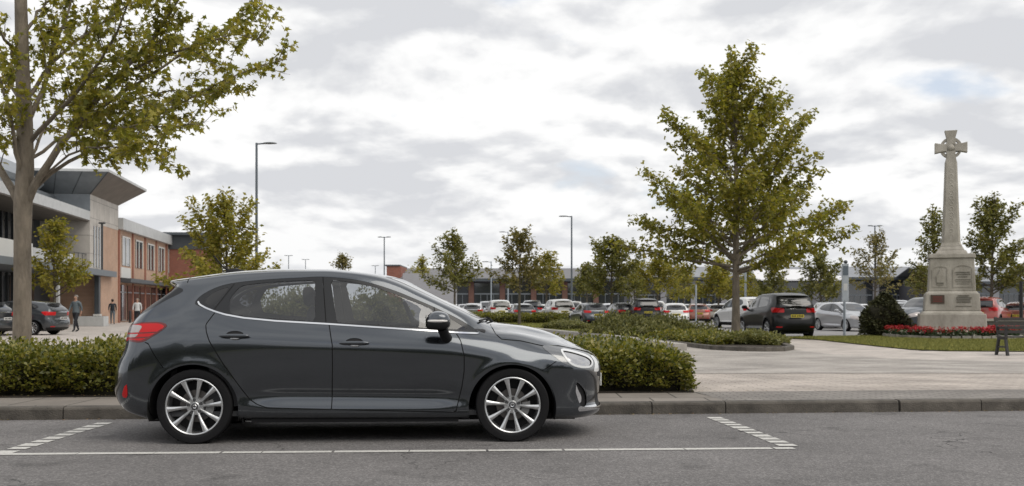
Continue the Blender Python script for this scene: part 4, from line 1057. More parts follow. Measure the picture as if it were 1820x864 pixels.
MB().box(-2.95, -.85, -.15, 10, 6.9, 7.1).build('brick_end_coping', metald, rb)
rb2 = range_building('retail_range', at(1120, 165), at(1660, 165), 165, 'long grey-roofed shop range with a white canopy behind the car park, right of centre', 10, 7.6, 5.6,
                    dict(wall=(.22, .23, .25), roof=mat('metal_roof_pale', (.24, .25, .27), .5, metal=.2, var=.1, vscale=.2), pier=.9, pierm=mat('grey_pier', (.30, .30, .32), .7)))
v = [(at(1330, 165) - at(1120, 165), -4.5, 5.1), (at(1488, 165) - at(1120, 165), -4.5, 5.1), (at(1470, 165) - at(1120, 165), -.9, 6.75), (at(1336, 165) - at(1120, 165), -.9, 6.75)]
o = mesh_obj('canopy', v + [(a, b, c + .2) for a, b, c in v], [(3, 2, 1, 0), (4, 5, 6, 7), (0, 1, 5, 4), (1, 2, 6, 5), (2, 3, 7, 6), (3, 0, 4, 7)], mat('white_roof', (.7, .7, .72), .5), rb2)
rb3 = range_building('retail_range', at(1668, 150), at(1960, 150), 150, 'grey-roofed shop range behind the stone cross at the right', 6, 7.0, 4.6,
                    dict(wall=(.10, .11, .13), roof=mat('metal_roof_pale', (.24, .25, .27), .5), pier=.8, pierm=mat('grey_pier', (.30, .30, .32), .7)))
gw_ = MB().box(0, at(812, 118) - at(716, 118), 0, .3, 0, 4.9); o = gw_.build('screen_wall', mat('pale_render', (.36, .36, .38), .8, var=.06, vscale=.4)); o.location = (at(716, 118), 118, gz(118)); tag(o, 'pale grey rendered screen wall between the car windscreen and the shops', 'wall')
# ================================================================== trees and planting
bark = mat('bark_grey', (.19, .16, .125), .95, var=.35, vscale=7, bump=.9, bscale=28, stretch=(1, 1, .35))
bark2 = mat('bark_young', (.10, .085, .065), .95, var=.3, vscale=8)
leaf_a = mat('leaf_olive', (.235, .220, .040), .5, island=.4, trans=.45)
leaf_b = mat('leaf_yellow_green', (.25, .225, .04), .6, island=.4, trans=.4)
leaf_c = mat('leaf_dull_green', (.17, .165, .05), .6, island=.4, trans=.4)
leaf_d = mat('leaf_bronze', (.19, .165, .065), .6, island=.4, trans=.35)
MAPLE = np.array([(0, 0, 0), (.16, .02, .03), (.42, -.02, .0), (.28, .22, .02), (.46, .50, -.03), (.20, .46, .02), (.10, .66, .01), (0, 1.0, -.08), (-.10, .66, .01), (-.20, .46, .02), (-.46, .50, -.03), (-.28, .22, .02), (-.42, -.02, 0), (-.16, .02, .03)])
DIAM = np.array([(0, 0, 0), (.30, .45, .06), (0, 1, -.05), (-.30, .45, .06)])
HAND = np.array([(0, 0, 0), (.38, .18, 0), (.17, .36, .04), (.32, .72, -.04), (0, 1, -.08), (-.32, .72, -.04), (-.17, .36, .04), (-.38, .18, 0)])
def leaves(P, size, shape, rng, droop=.5, outward=None, sz_var=.35):
    n = len(P); k = len(shape)
    ax = rng.normal(size=(n, 3)); ax[:, 2] = ax[:, 2] * .5 - droop
    if outward is not None: ax += outward
    ax /= np.linalg.norm(ax, axis=1, keepdims=True)
    up = rng.normal(size=(n, 3)) * .6 + np.array([0, 0, .9]); sx = np.cross(ax, up); sx /= np.linalg.norm(sx, axis=1, keepdims=True); nn = np.cross(sx, ax)
    s = size * (1 + rng.uniform(-sz_var, sz_var, n))
    V = P[:, None, :] + s[:, None, None] * (shape[None, :, 0:1] * sx[:, None, :] + shape[None, :, 1:2] * ax[:, None, :] + shape[None, :, 2:3] * nn[:, None, :])
    F = np.arange(n * k).reshape(n, k)
    return V.reshape(-1, 3), F
def poly_pts(pts, t):
    pts = np.array(pts); L = np.linalg.norm(np.diff(pts, axis=0), axis=1); c = np.concatenate([[0], np.cumsum(L)]); s = np.asarray(t) * c[-1]
    return np.stack([np.interp(s, c, pts[:, i]) for i in range(3)], 1)
def branch(p, d, L, rng, up=.25, wob=.10, n=6):
    p = np.array(p, float); d = np.array(d, float); d /= np.linalg.norm(d); out_ = [p]
    for i in range(n):
        d = d + np.array([0, 0, up / n]) + rng.normal(size=3) * wob / math.sqrt(n); d /= np.linalg.norm(d); p = p + d * L / n; out_.append(p)
    return out_

def tree(name, loc, H, trunk_r, cb, Rmax, peak, nprim, leafn, lsize, lm, seed, label, group=None, shape=DIAM, bm_=None, elev=(25, 65), skew=0.0, clump=.12, twig=True, gap=0.0, droop=.45, taper_top=.9, nsec=9):
    """cb: height of the lowest branch, Rmax: crown radius, peak: height of the widest part"""
    rng = np.random.default_rng(seed)
    t = empty(name, (loc[0], loc[1], gz(loc[1])), 0, label, 'tree', group)
    mb = MB(); lean = rng.normal(size=2) * .012 * H
    zt = np.linspace(0, 1, 12); tp = [(lean[0] * a**2, lean[1] * a**2, -.1 + (H * .97 + .1) * a) for a in zt]
    rr = [trunk_r * (1.28 if a == 0 else 1) * (1 - .93 * a ** .9) + .012 for a in zt]; rr[0] = trunk_r * 1.3
    mb.tube(tp, rr, 10)
    ends = []; segs = []
    for i in range(nprim):
        f = (i + .5) / nprim; z = cb + (H * taper_top - cb) * f ** 1.22
        el = R(elev[0] + (elev[1] - elev[0]) * f + rng.uniform(-10, 10)); az = i * 2.39996 + rng.uniform(-.3, .3)
        # reach limited by crown envelope
        zt_ = z + .4
        env = Rmax * (.05 + .95 * (1 - f) ** (.8 + .25 * peak)) * (1 + skew * math.cos(az)) * (.86 if i < 2 else 1)
        L = env / max(math.cos(el), .35) * rng.uniform(.80, 1.18); L = min(L, (H - z) / math.sin(el) * 1.0 + .2)
        p0 = poly_pts(tp, [(z + .1) / (H * .97 + .1)])[0]
        d = (math.cos(az) * math.cos(el), math.sin(az) * math.cos(el), math.sin(el))
        br = branch(p0, d, L, rng, .18, .16, 7); r0 = trunk_r * .42 * (1 - f * .75)
        mb.tube([tuple(q) for q in br], list(np.linspace(r0, r0 * .12 + .003, 8)), 5, caps=False)
        segs.append((br, L, .30))
        for k in range(max(3, int(nsec * L / Rmax) + 2)):
            tt = .22 + .74 * (k + rng.uniform(.1, .9)) / (nsec * L / Rmax + 2); tt = min(tt, .97)
            q = poly_pts(br, [tt])[0]; q1 = poly_pts(br, [min(1, tt + .05)])[0]; dd = q1 - q; dd /= max(1e-6, np.linalg.norm(dd))
            sd_ = rng.normal(size=3) * np.array([1, 1, .55]); sd_ -= dd * sd_.dot(dd); sd_ /= max(1e-6, np.linalg.norm(sd_))
            d2 = dd * rng.uniform(.5, .9) + sd_ * .75; L2 = (L * .8 + .25) * (1 - tt * .80) * rng.uniform(.26, .46)
            b2 = branch(q, d2, L2, rng, .22, .2, 4)
            if twig: mb.tube([tuple(v) for v in b2], [r0 * .30, r0 * .22, r0 * .16, r0 * .1, r0*.05 + .002], 3, caps=False)
            segs.append((b2, L2, .08))
    segs.append(([tp[-4], tp[-2], tp[-1]], H * .16, 0.0))
    tot = sum(s[1] * (1 - s[2]) for s in segs); P = []; O = []
    for (b, L, st) in segs:
        n = max(3, int(leafn * L * (1 - st) / tot)); 
        u = st + (1 - st) * rng.random(n) ** .85
        if gap: u = np.round(u * 9) / 9 + rng.normal(size=n) * .02; u = np.clip(u, st, 1)
        q = poly_pts(b, u); P.append(q + rng.normal(size=(n, 3)) * clump); dd = np.array(b[-1]) - np.array(b[0]); dd = dd / max(1e-6, np.linalg.norm(dd)); O.append(np.repeat(dd[None] * .5, n, 0))
    P = np.concatenate(P); O = np.concatenate(O)
    mb.build('trunk', bm_ or bark2, t, True)
    V, F = leaves(P, lsize, shape, rng, droop, O); fast_mesh('crown', V, F, lm, t)
    return t

# near tree at the left edge, limbs traced and given depth -------------------
def near_tree():
    rng = np.random.default_rng(5); Y = 16.0; t0 = empty('street_tree', (at(40, Y), Y, gz(Y)), 0, 'large olive-green tree with a thick grey trunk behind the hedge at the left edge', 'tree')
    ox, oy, oz = t0.location
    def w3(px, py, dy=0.0): y = Y + dy; return (at(px, y) - ox, y - oy, hz_(py, y) - oz)
    trunk = [w3(39, 700), w3(39, 620), w3(40, 520), w3(40, 430), w3(41, 360), w3(45, 300), w3(44, 220), w3(40, 120), w3(37, 0), w3(32, -160), w3(40, -330)]
    mb = MB(); mb.tube(trunk, [.155, .136, .125, .123, .133, .125, .115, .10, .088, .065, .03], 20)
    limbs = [  # (trace, depth at end, start radius)
     ([(48,362),(66,318),(95,275),(160,190),(215,130),(270,70),(330,-15),(370,-90)], -.6, .075),
     ([(62,335),(85,312),(110,292),(160,266),(260,215),(380,150),(450,122),(512,104)], .5, .036),
     ([(34,362),(15,322),(-12,275),(-70,190),(-150,90)], .5, .075),
     ([(40,330),(30,280),(22,225),(2,150),(-30,60)], -.8, .045),
     ([(42,235),(75,165),(98,90),(128,0),(150,-80)], .7, .050),
     ([(140,218),(190,183),(260,140),(320,95),(400,50),(466,6)], .9, .035),
     ([(52,255),(95,205),(150,150),(185,100),(225,20),(250,-60)], -1.3, .045),
     ([(44,180),(85,120),(150,60),(230,10),(320,-40)], 1.4, .04),
     ([(40,130),(10,70),(-30,0)], -1.0, .04),
     ([(120,242),(175,235),(230,222),(300,225),(355,222)], -1.0, .022),
     ([(78,312),(105,285),(150,262),(205,262),(265,262),(300,270)], -1.4, .022),
     ([(205,140),(265,110),(330,85),(420,60),(470,75)], -1.1, .028),
     ([(50,285),(90,262),(140,225),(210,190),(290,160),(390,165)], 1.5, .032),
     ([(40,60),(80,10),(140,-50)], .5, .035), ([(44,200),(20,150),(-10,100)], 1.2, .03),
     ([(48,300),(75,230),(120,170),(160,120)], 2.0, .03),
    ]
    segs = []
    for tr_, dep, r0 in limbs:
        r0 *= .88; n = len(tr_); P = [w3(a, b, dep * (i / (n - 1)) ** 1.2) for i, (a, b) in enumerate(tr_)]
        tt = np.linspace(0, 1, 14); Pq = poly_pts(P, tt); Pq[1:-1] = .25*Pq[:-2] + .5*Pq[1:-1] + .25*Pq[2:]
        Pq[1:] += rng.normal(size=(13, 3)) * .012
        mb.tube([tuple(q) for q in Pq], list(np.linspace(r0, .006, 14)), 8, caps=False)
        L = np.linalg.norm(np.diff(Pq, axis=0), axis=1).sum(); segs.append((Pq, L, .32, r0))
    subs = []
    for Pq, L, st, r0 in list(segs):
        k = int(L * 6.0)
        for i in range(k):
            tt = .20 + .78 * (i + rng.random()) / k; q = poly_pts(Pq, [tt])[0]; q1 = poly_pts(Pq, [min(1, tt + .03)])[0]; dd = q1 - q; nn = np.linalg.norm(dd)
            if nn < 1e-6: continue
            dd /= nn; sd_ = rng.normal(size=3) * np.array([1, 1.2, .9]); sd_ -= dd * sd_.dot(dd); sd_ /= np.linalg.norm(sd_)
            L2 = min(.95, L * .34) * (1 - .66 * tt) * rng.uniform(.5, 1.2) + .12
            b2 = branch(q, dd * .75 + sd_ * .8, L2, rng, .05, .22, 5); mb.tube([tuple(v) for v in b2], [.011, .009, .007, .005, .003, .002], 3, caps=False)
            subs.append((np.array(b2), L2, .12, .01))
            if L2 > .45:
                for _ in range(2):
                    q = poly_pts(b2, [rng.uniform(.3, .8)])[0]; sd2 = rng.normal(size=3); b3 = branch(q, dd + sd2 * .7, L2 * .5, rng, .0, .2, 3)
                    mb.tube([tuple(v) for v in b3], [.006, .004, .003, .002], 3, caps=False); subs.append((np.array(b3), L2 * .5, .1, .01))
    o = mb.build('trunk', bark, t0, True)
    P = []; O = []
    for b, L, st, r0 in segs + subs:
        n = int(L * (1 - st) * (31 if r0 > .012 else 38)) + 1; u = st + (1 - st) * rng.random(n)
        # leaves sit in whorls at the shoots
        u = np.clip(np.round(u * L / .09) * .09 / L + rng.normal(size=n) * .004, 0, 1)
        P.append(poly_pts(b, u) + rng.normal(size=(n, 3)) * .030); O.append(rng.normal(size=(n, 3)) * .5)
    P = np.concatenate(P); O = np.concatenate(O)
    V, F = leaves(P, .090, MAPLE, rng, .55, O); fast_mesh('crown', V, F, leaf_a, t0)
    return len(P)
NL = near_tree()

yT = 40.7
tree('street_tree', (at(1308, yT), yT), 11.0, .155, 2.45, 5.0, .75, 66, 25000, .158, leaf_a, 21, 'large cone-shaped olive-green tree on the planted island beside the black SUV', shape=HAND, bm_=bark, elev=(12, 68), clump=.10, nsec=13, droop=.6)
TL_ = [ # px, top, Y, crown half px, crown bottom px, material, leaves, label, peak frac, elev
 (97, 388, 56, 54, 530, leaf_b, 2600, 'slender young tree in front of the glazed building, beside the thick trunk', .45),
 (404, 354, 50, 96, 552, leaf_b, 7000, 'yellow-green bushy tree rising behind the rear half of the near car roof', .42),
 (808, 412, 88, 46, 522, leaf_c, 3400, 'dark olive round-topped tree in front of the brick-piered shops', .40),
 (923, 405, 70, 47, 520, leaf_d, 2600, 'thin bronze-green tree with a sparse top behind the near car bonnet', .38),
 (971, 450, 95, 33, 528, leaf_b, 2000, 'yellow-tinged small tree just right of the sparse bronze-green one', .40),
 (1087, 420, 72, 52, 528, leaf_c, 4200, 'dark dense tree rising from the planted bushes right of the tall lamp post', .40),
 (750, 452, 125, 23, 525, leaf_b, 1100, 'small pale tree beside the pale screen wall', .40),
 (1043, 466, 108, 26, 530, leaf_c, 1600, 'small olive tree immediately right of the tall lamp post', .40),
 (1168, 462, 92, 50, 532, leaf_b, 3000, 'wide yellow-green tree behind the black estate car', .35),
 (1215, 470, 112, 30, 535, leaf_b, 1500, 'low yellow tree behind the white hatchback', .40),
 (1277, 462, 88, 42, 538, leaf_b, 2800, 'yellow-green tree immediately left of the big island tree trunk', .40),
 (1376, 466, 98, 33, 545, leaf_c, 2200, 'rounded green tree above the roof of the black SUV', .35),
 (1459, 452, 80, 38, 540, leaf_c, 2600, 'green tree between the black SUV and the slim sign pillar', .35),
 (1555, 412, 86, 46, 520, leaf_d, 1700, 'sparse bare-topped tree right of the slim sign pillar', .35),
 (1660, 358, 66, 44, 530, leaf_c, 2600, 'green tree directly behind the stone cross', .40),
 (1762, 335, 62, 60, 525, leaf_c, 5200, 'tall dark-green tree just right of the stone cross', .42),
 (1845, 372, 66, 42, 530, leaf_c, 2600, 'dark-green tree cut by the right edge of the photo', .42),
 (1640, 472, 110, 24, 530, leaf_d, 900, 'small far tree left of the stone cross pedestal', .40),
 (609, 450, 170, 14, 480, leaf_d, 260, 'tiny far bare-topped tree seen just above the near car roof', .40),
 (1128, 462, 130, 22, 535, leaf_c, 1000, 'far green tree between the dark dense tree and the wide yellow-green one', .40),
 (1330, 475, 120, 24, 540, leaf_b, 1100, 'far yellow-green tree just right of the big island tree trunk', .40),
]
for i, (px, top, Y, hw, cbp, lm, n, lab, pk) in enumerate(TL_):
    H = (gz(Y) * -1 + CAM_H + (HORIZON - top) / FPX * Y); cb = max(.9, hz_(cbp, Y) - gz(Y)); Rm = hw / FPX * Y
    tree('young_tree', (at(px, Y), Y), H, .05 + .008 * H, cb, Rm * 1.4, .5, int(22 + H * 1.3), int(n * 1.15), .13 + .0014 * Y, lm, 100 + i, lab, 'trees planted around the car park', elev=(24, 72), clump=.11 if n > 1200 else .18, nsec=8, droop=.3)

# hedges ---------------------------------------------------------------------
hleaf = mat('hedge_leaf', (.17, .17, .032), .42, island=.65, trans=.32, spec=.6)
hdark = mat('hedge_dark_core', (.022, .020, .010), 1.0, var=.4, vscale=20)  # solid dark core inside the leaves, standing in for twigs
hleaf2 = mat('shrub_leaf_olive', (.17, .17, .06), .6, island=.4, trans=.25)
hleaf3 = mat('conifer_leaf', (.075, .078, .03), .7, island=.4)
def hedge(name, P0, P1, depth, h, n, lsize, m, seed, label, cat='hedge', end_round=.35, shape=DIAM, wob=.07, group=None, core=True, zoff=0, sprig=0.0, low=.0):
    """P0-P1: front foot line; the mass runs back by depth"""
    rng = np.random.default_rng(seed); a = np.array(P0, float); b = np.array(P1, float); L = np.linalg.norm(b - a); d = (b - a) / L; nrm = np.array([-d[1], d[0]])
    r = empty(name, (a[0], a[1], gz(a[1]) + zoff), 0, label, cat, group)
    ph = rng.uniform(0, 6, 12)
    def hgt(s, q):
        k = h * (1 + wob * np.sin(s * 2.3 + ph[0]) + wob * .8 * np.sin(s * 5.1 + ph[1] + q * 2) + wob * .5 * np.sin(s * 11 + ph[2] - q * 3))
        e = np.clip(np.minimum(s, L - s) / end_round, 0, 1); k *= np.sqrt(1 - (1 - e) ** 2 * .85)
        eq = np.clip(np.minimum(q, depth - q) / (depth * .22), 0, 1); return k * np.sqrt(1 - (1 - eq) ** 2 * .55)
    def bulge(s, z): return .05 * np.sin(s * 4 + ph[3]) + .04 * np.sin(s * 9 + z * 7 + ph[4]) + .03*np.sin(s*17+ph[5])
    nt_ = int(n * depth / (depth + h * 1.3)); nf = n - nt_
    s1 = rng.uniform(0, L, nt_); q1 = rng.uniform(0, depth, nt_); z1 = hgt(s1, q1) - np.abs(rng.normal(size=nt_)) * .055 + rng.random(nt_) ** 7 * .15 * (1 + sprig)
    s2 = rng.uniform(-.02, L + .02, nf); z2 = rng.uniform(low, 1, nf) ** .8; q2 = bulge(s2, z2) + np.abs(rng.normal(size=nf)) * .07 - (1 - np.abs(z2 * 2 - 1)) * .05 + (z2 > .8) * (z2 - .8) * .4 + (z2 < .25) * (.25 - z2) * .5
    zz2 = z2 * hgt(s2, np.full(nf, depth * .2))
    ne = int(nf * depth / L * 1.0); s3 = L - np.abs(rng.normal(size=ne)) * .07 + .03 * np.sin(rng.uniform(0, 6, ne)); q3 = rng.uniform(0, depth, ne); z3 = rng.random(ne) ** .8 * h * .9
    s_ = np.concatenate([s1, s2, s3]); q_ = np.concatenate([q1, q2, q3]); z_ = np.concatenate([z1, zz2, z3])
    P = np.stack([d[0] * s_ + nrm[0] * q_, d[1] * s_ + nrm[1] * q_, z_], 1)
    # small sprigs: several leaves share a spot
    k = 3; P = np.repeat(P[: len(P) // k], k, 0) if False else P
    O = np.zeros((len(P), 3)); O[:nt_, 2] = 1.4; O[nt_:nt_ + nf, :2] = -nrm * .8; O[nt_:nt_+nf, 2] += .5; O[nt_ + nf:, :2] = d * .8
    V, F = leaves(P, lsize, shape, rng, 0.0, O, .45); fast_mesh('foliage', V, F, m, r)
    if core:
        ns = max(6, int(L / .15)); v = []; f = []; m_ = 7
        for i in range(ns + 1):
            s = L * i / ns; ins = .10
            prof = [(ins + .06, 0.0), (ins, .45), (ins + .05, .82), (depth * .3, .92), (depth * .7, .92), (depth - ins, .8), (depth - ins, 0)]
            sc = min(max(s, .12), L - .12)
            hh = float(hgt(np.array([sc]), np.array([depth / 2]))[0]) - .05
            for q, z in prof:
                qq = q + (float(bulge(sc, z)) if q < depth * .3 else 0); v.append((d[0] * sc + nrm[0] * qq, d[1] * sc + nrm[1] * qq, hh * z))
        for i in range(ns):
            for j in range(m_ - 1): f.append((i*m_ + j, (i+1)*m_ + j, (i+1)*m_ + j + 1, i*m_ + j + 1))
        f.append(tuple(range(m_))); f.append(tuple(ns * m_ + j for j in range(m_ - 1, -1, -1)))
        mesh_obj('dark_core', v, f, hdark, r)
    return r
hl0 = Vector(kp(ks(-420, 1.30), 1.30)[:2]); hl1 = Vector(kp(ks(1232, 1.30), 1.30)[:2])
hedge('hedge', hl0, hl1, 1.9, .49, 62000, .052, hleaf, 31, 'long clipped box hedge behind the near car, along the footway', shape=DIAM, wob=.055, low=.06)
# bedding on the islands
def px_hedge(name, a, b, depth, h, n, ls, m, seed, label, cat='shrub', **k):
    hedge(name, G(*a), G(*b), depth, h, n, ls, m, seed, label, cat, **k)
px_hedge('hedge', (800, 574), (1006, 577), 3.0, .62, 9000, .13, hleaf, 41, 'dark green hedge in the car park behind the near car bonnet', 'hedge', wob=.08)
px_hedge('shrub', (962, 586), (1003, 588), 1.6, .40, 2200, .09, hleaf2, 42, 'small grey-green shrub clump at the left of the island lawn', wob=.1)
px_hedge('shrub', (1030, 600), (1115, 606), 4.0, .42, 7000, .10, hleaf2, 43, 'pale olive shrub clump at the left end of the planted island', wob=.14, sprig=1)
px_hedge('shrub', (1095, 604), (1232, 603), 3.0, .60, 12000, .10, hleaf2, 44, 'tall feathery olive shrubs on the island below the dark dense tree', wob=.15, sprig=1.2)
px_hedge('shrub', (1108, 602), (1266, 617), 2.0, .30, 9000, .085, hleaf, 45, 'low green edging plants along the island kerb, left part', wob=.12)
px_hedge('shrub', (1262, 616), (1380, 618), 1.8, .30, 7500, .08, hleaf2, 46, 'low grey-green edging plants round the foot of the big island tree', wob=.15)
px_hedge('shrub', (455, 616), (735, 612), 2.2, 1.22, 14000, .10, hleaf2, 47, 'tall bushes behind the hedge, seen only through the side windows of the near car', wob=.16, sprig=3)
# round dark conifer left of the monument
def bush(name, px, py, Y, w_, h, n, ls, m, seed, label, cat='shrub'):
    rng = np.random.default_rng(seed); r = empty(name, (at(px, Y), Y, gz(Y)), 0, label, cat)
    th = rng.uniform(0, 2*math.pi, n); u = rng.random(n) ** .9
    rad = w_ * (np.where(u < .3, .85 + .5*u, 1 - .95 * ((u - .3) / .7) ** 1.7)) * (1 + .10 * np.sin(th * 3 + u * 9) + .08 * np.sin(th * 7 + u * 17)) - np.abs(rng.normal(size=n)) * .09
    P = np.stack([rad * np.cos(th), rad * np.sin(th), u * h], 1); O = np.stack([np.cos(th), np.sin(th), .6 + 0*th], 1) * .8
    V, F = leaves(P, ls, DIAM, rng, 0, O, .4); fast_mesh('foliage', V, F, m, r)
    mb = MB(); blob(mb, (0, 0, h * .40), (w_ * .84, w_ * .84, h * .42), 2.3, 18, 10); mb.build('dark_core', hdark, r, True)
bush('conifer_shrub', 1571, 598, 43, .92, 1.75, 6500, .12, hleaf3, 51, 'dark rounded conifer shrub standing on the lawn left of the stone cross')

# woodland bank added behind the viewer, unseen, to darken reflections on the near car
wb = []; wf = []; nx_ = 120; rw = random.Random(2)
for i in range(nx_ + 1):
    x = -90 + 180 * i / nx_
    hh = 7.5 + 2.2 * math.sin(x * .21) + 1.5 * math.sin(x * .53 + 1) + rw.uniform(-.6, .6)
    for k, (yy, zf) in enumerate(((-28, 0), (-27, .35), (-28.5, .75), (-31, 1.0), (-36, .9), (-37, 0))): wb.append((x, yy + rw.uniform(-.7, .7), max(-.02, hh * zf + (rw.uniform(-.5, .5) if zf else 0))))
for i in range(nx_):
    for k in range(5): a = i*6 + k; wf.append((a, a + 1, a + 7, a + 6))
wo = mesh_obj('unseen_woodland', wb, wf, mat('unseen_woodland_foliage', (.035, .04, .014), 1, var=.6, vscale=1.2, bump=1, bscale=3)); wo['kind'] = 'stuff'
# ================================================================== other cars
def sst(a, b, x): t = np.clip((x - a) / (b - a), 0, 1); return t * t * (3 - 2 * t)
def warp_for(kind):
    def f(P):
        W = P.copy(); x, y, z = P[..., 0], P[..., 1], P[..., 2]
        if kind == 'suv':
            up = sst(.75, 1.15, z) * (1 - sst(.1, 1.1, x))
            W[..., 0] = x * 1.04 - .24 * up * (x > -.6) * (1 - .3 * sst(-.3, -.6, x))
            W[..., 2] = np.where(z < .2, z + .05, .25 + (z - .2) * 1.18) 
            W[..., 1] = y * (1.06 + .07 * sst(.95, 1.35, z)); W[..., 2] += .05 * sst(1.1, 1.35, z) * (1 - sst(.0, 1.2, x))
        elif kind == 'estate':
            up = sst(.70, 1.2, z) * (1 - sst(.0, 1.4, x)); W[..., 0] = x * 1.06 - .16 * up - .10 * (1 - sst(-.4, .3, x))
            W[..., 2] = z * 1.02; W[..., 1] = y * 1.03
        elif kind == 'sedan':
            W[..., 2] = z * 1.0; W[..., 0] = x * 1.05; W[..., 1] = y * 1.02
        return W
    return f
def car_paint(nm, col, metal=.0, rough=.3):
    return mat('car_paint_' + nm, col, rough, metal=metal, coat=(.25 if nm == 'black' else 1.0), spec=(.25 if nm == 'black' else .5), inner=(.02, .02, .02))
darkglass = mat('car_window_dark', (.018, .020, .023), .06, spec=.7, coat=.3)
dullalloy = mat('alloy_dull', (.38, .39, .40), .4, metal=.6)
def make_bg(kind, pm_name, paint, plate=plate_y, hi=False, rails=False):
    root = empty(kind + '_proto')
    pm = base_mesh(hi, warp_for(kind)); common_cuts(pm, hi)
    pm.cut(lambda A: np.maximum.reduce([A[:,2] - .33, A[:,9] - .9]), 'bumper', ('body',))
    pm.cut(lambda A: np.maximum.reduce([np.abs(A[:,2]-.50) - .07, A[:,1]-.50, 2.3-A[:,9]]), 'grille')
    pm.cut(lambda A: np.maximum.reduce([np.abs(A[:,2]-.29) - .05, A[:,1]-.55, 2.3-A[:,9]]), 'grille')
    pm.cut(lambda A: np.maximum.reduce([np.abs(A[:,2]-.36) - .018, np.abs(A[:,1]-.62) - .10, A[:,9] - .9]), 'refl', ('body', 'bumper'))
    pm.cut(lambda A: np.maximum.reduce([np.abs(A[:,2]-.965) - .009, A[:,1] - .45, A[:,9] - .9]), 'boot_chrome', ('body',))
    pm.cut(lambda A: np.maximum.reduce([np.abs(np.minimum(np.abs(A[:,0]-1.1), np.abs(A[:,0]-.2+.35*(A[:,2]-.9)))) - .006, A[:,2]-1.0, .28-A[:,2], (A[:,10]-7.6)*.08]), 'gap', ('body',))
    if kind in ('suv',):
        pm.cut(lambda A: np.maximum.reduce([np.minimum(np.minimum(np.hypot(A[:,0]+.01, A[:,2]-.285) - .42, np.hypot(A[:,0]-2.594, A[:,2]-.28) - .415), A[:,2]-.30), (A[:,10]-6.5)*.1, .9-A[:,9]]), 'cladding', ('body',))
    e = pm.emit
    e('body', 'body', paint, root); e(('trim', 'frit', 'rear_frit'), 'window_surround', trimb, root); e(('windscreen'), 'windscreen', darkglass, root)
    e('rear_glass', 'rear_window', darkglass, root); e(('bumper', 'cladding'), 'bumper', blackp, root); e('grille', 'grille', blackp, root, off=-.004); e('gap', 'panel_gap', gapm, root)
    e('boot_chrome', 'boot_trim', chrome, root, off=.004)
    for sg in (1, -1):
        e(('glass_q', 'glass_r', 'glass_f', 'glass_t'), 'side_window', darkglass, root, sg, off=-.002)
        e('tail', 'tail_light', redl, root, sg, off=.004); e('head', 'headlight', clearl, root, sg, off=.004)
        e('refl', 'rear_reflector', redl, root, sg, off=.004)
    k = {'suv': (1.04, 1.06, .355), 'estate': (1.06, 1.03, .318), 'sedan': (1.05, 1.02, .312), 'hatch': (1, 1, .305)}[kind]
    for x in (0, 2.597):
        for sg in (1, -1): make_wheel(root, x * k[0], .755 * k[1], k[2], r=k[2], side=sg, hi=False, rim_m=dullalloy if not hi else None, n=28, ang=.2)
    zc = .285 * (1 if kind != 'suv' else 1.155)+ (0.02 if kind == 'suv' else 0)
    arch_liner(root, -.01 * k[0], k[2] + .06, .45, .80 * k[1], gapm, zc); arch_liner(root, 2.594 * k[0], k[2] + .055, .45, .80 * k[1], gapm, zc)
    MB().box(-.5 * k[0], 3.1 * k[0], -.6, .6, .17, .26).build('underbody', gapm, root)
    for sg in (1, -1):
        zz = {'suv': 1.20}.get(kind, 1.02); mr = MB(); blob(mr, (2.0 * k[0], -sg * .96 * k[1], zz), (.09, .11, .075), 2.8, 10, 6); mr.tube([(2.03*k[0], -sg*.90*k[1], zz-.03), (2.07*k[0], -sg*.78*k[1], zz-.10)], .035, 6); mr.build('door_mirror', paint if kind != 'suv' else blackp, root, True)
    tx = {'suv': -.86, 'estate': -.945, 'sedan': -.80, 'hatch': -.775}[kind]; tz = {'suv': .86}.get(kind, .72)
    pl = MB().box(tx - .02, tx - .005, -.26, .26, tz - .055, tz + .055).build('number_plate', plate, root)
    mb = MB()
    for i, u in enumerate((-.20, -.135, -.07, -.005, .08, .145, .21)): mb.box(tx - .024, tx - .0205, u - .022, u + .022, tz - .035, tz + .035)
    mb.build('plate_characters', char_m, pl)
    nx = 3.455 * k[0]; MB().box(nx, nx + .014, -.26, .26, .42 * (1.12 if kind == 'suv' else 1), .53 * (1.12 if kind == 'suv' else 1)).build('front_number_plate', plate_w, root)
    if rails:
        for sg in (1, -1):
            MB().tube([(-.15, -sg*.60, 1.585), (0, -sg*.60, 1.64), (.6, -sg*.60, 1.70), (1.2, -sg*.60, 1.69), (1.45, -sg*.60, 1.62)], .018, 6).build('roof_rail', alloy, root, True)
    # wiper on the rear window
    MB().tube([(-.60 if kind == 'hatch' else -.72, .02, 1.04 * (1.12 if kind == 'suv' else 1)), (-.52 if kind=='hatch' else -.68, -.30, 1.07 * (1.12 if kind == 'suv' else 1))], .012, 5).build('rear_wiper', blackp, root)
    return root
CW = (.62, .62, .61); PAINTS = dict(white=car_paint('white', CW), silver=car_paint('silver', (.42, .43, .45), .6, .3), black=car_paint('black', (.008, .0085, .009), 0, .35),
    dark=car_paint('dark_grey', (.05, .056, .064), .5, .3), navy=car_paint('slate', (.045, .055, .068), .4, .3), red=car_paint('red', (.27, .035, .022), .1, .3), orange=car_paint('rust', (.24, .085, .055), .2, .35), beige=car_paint('champagne', (.36, .32, .27), .5, .35))
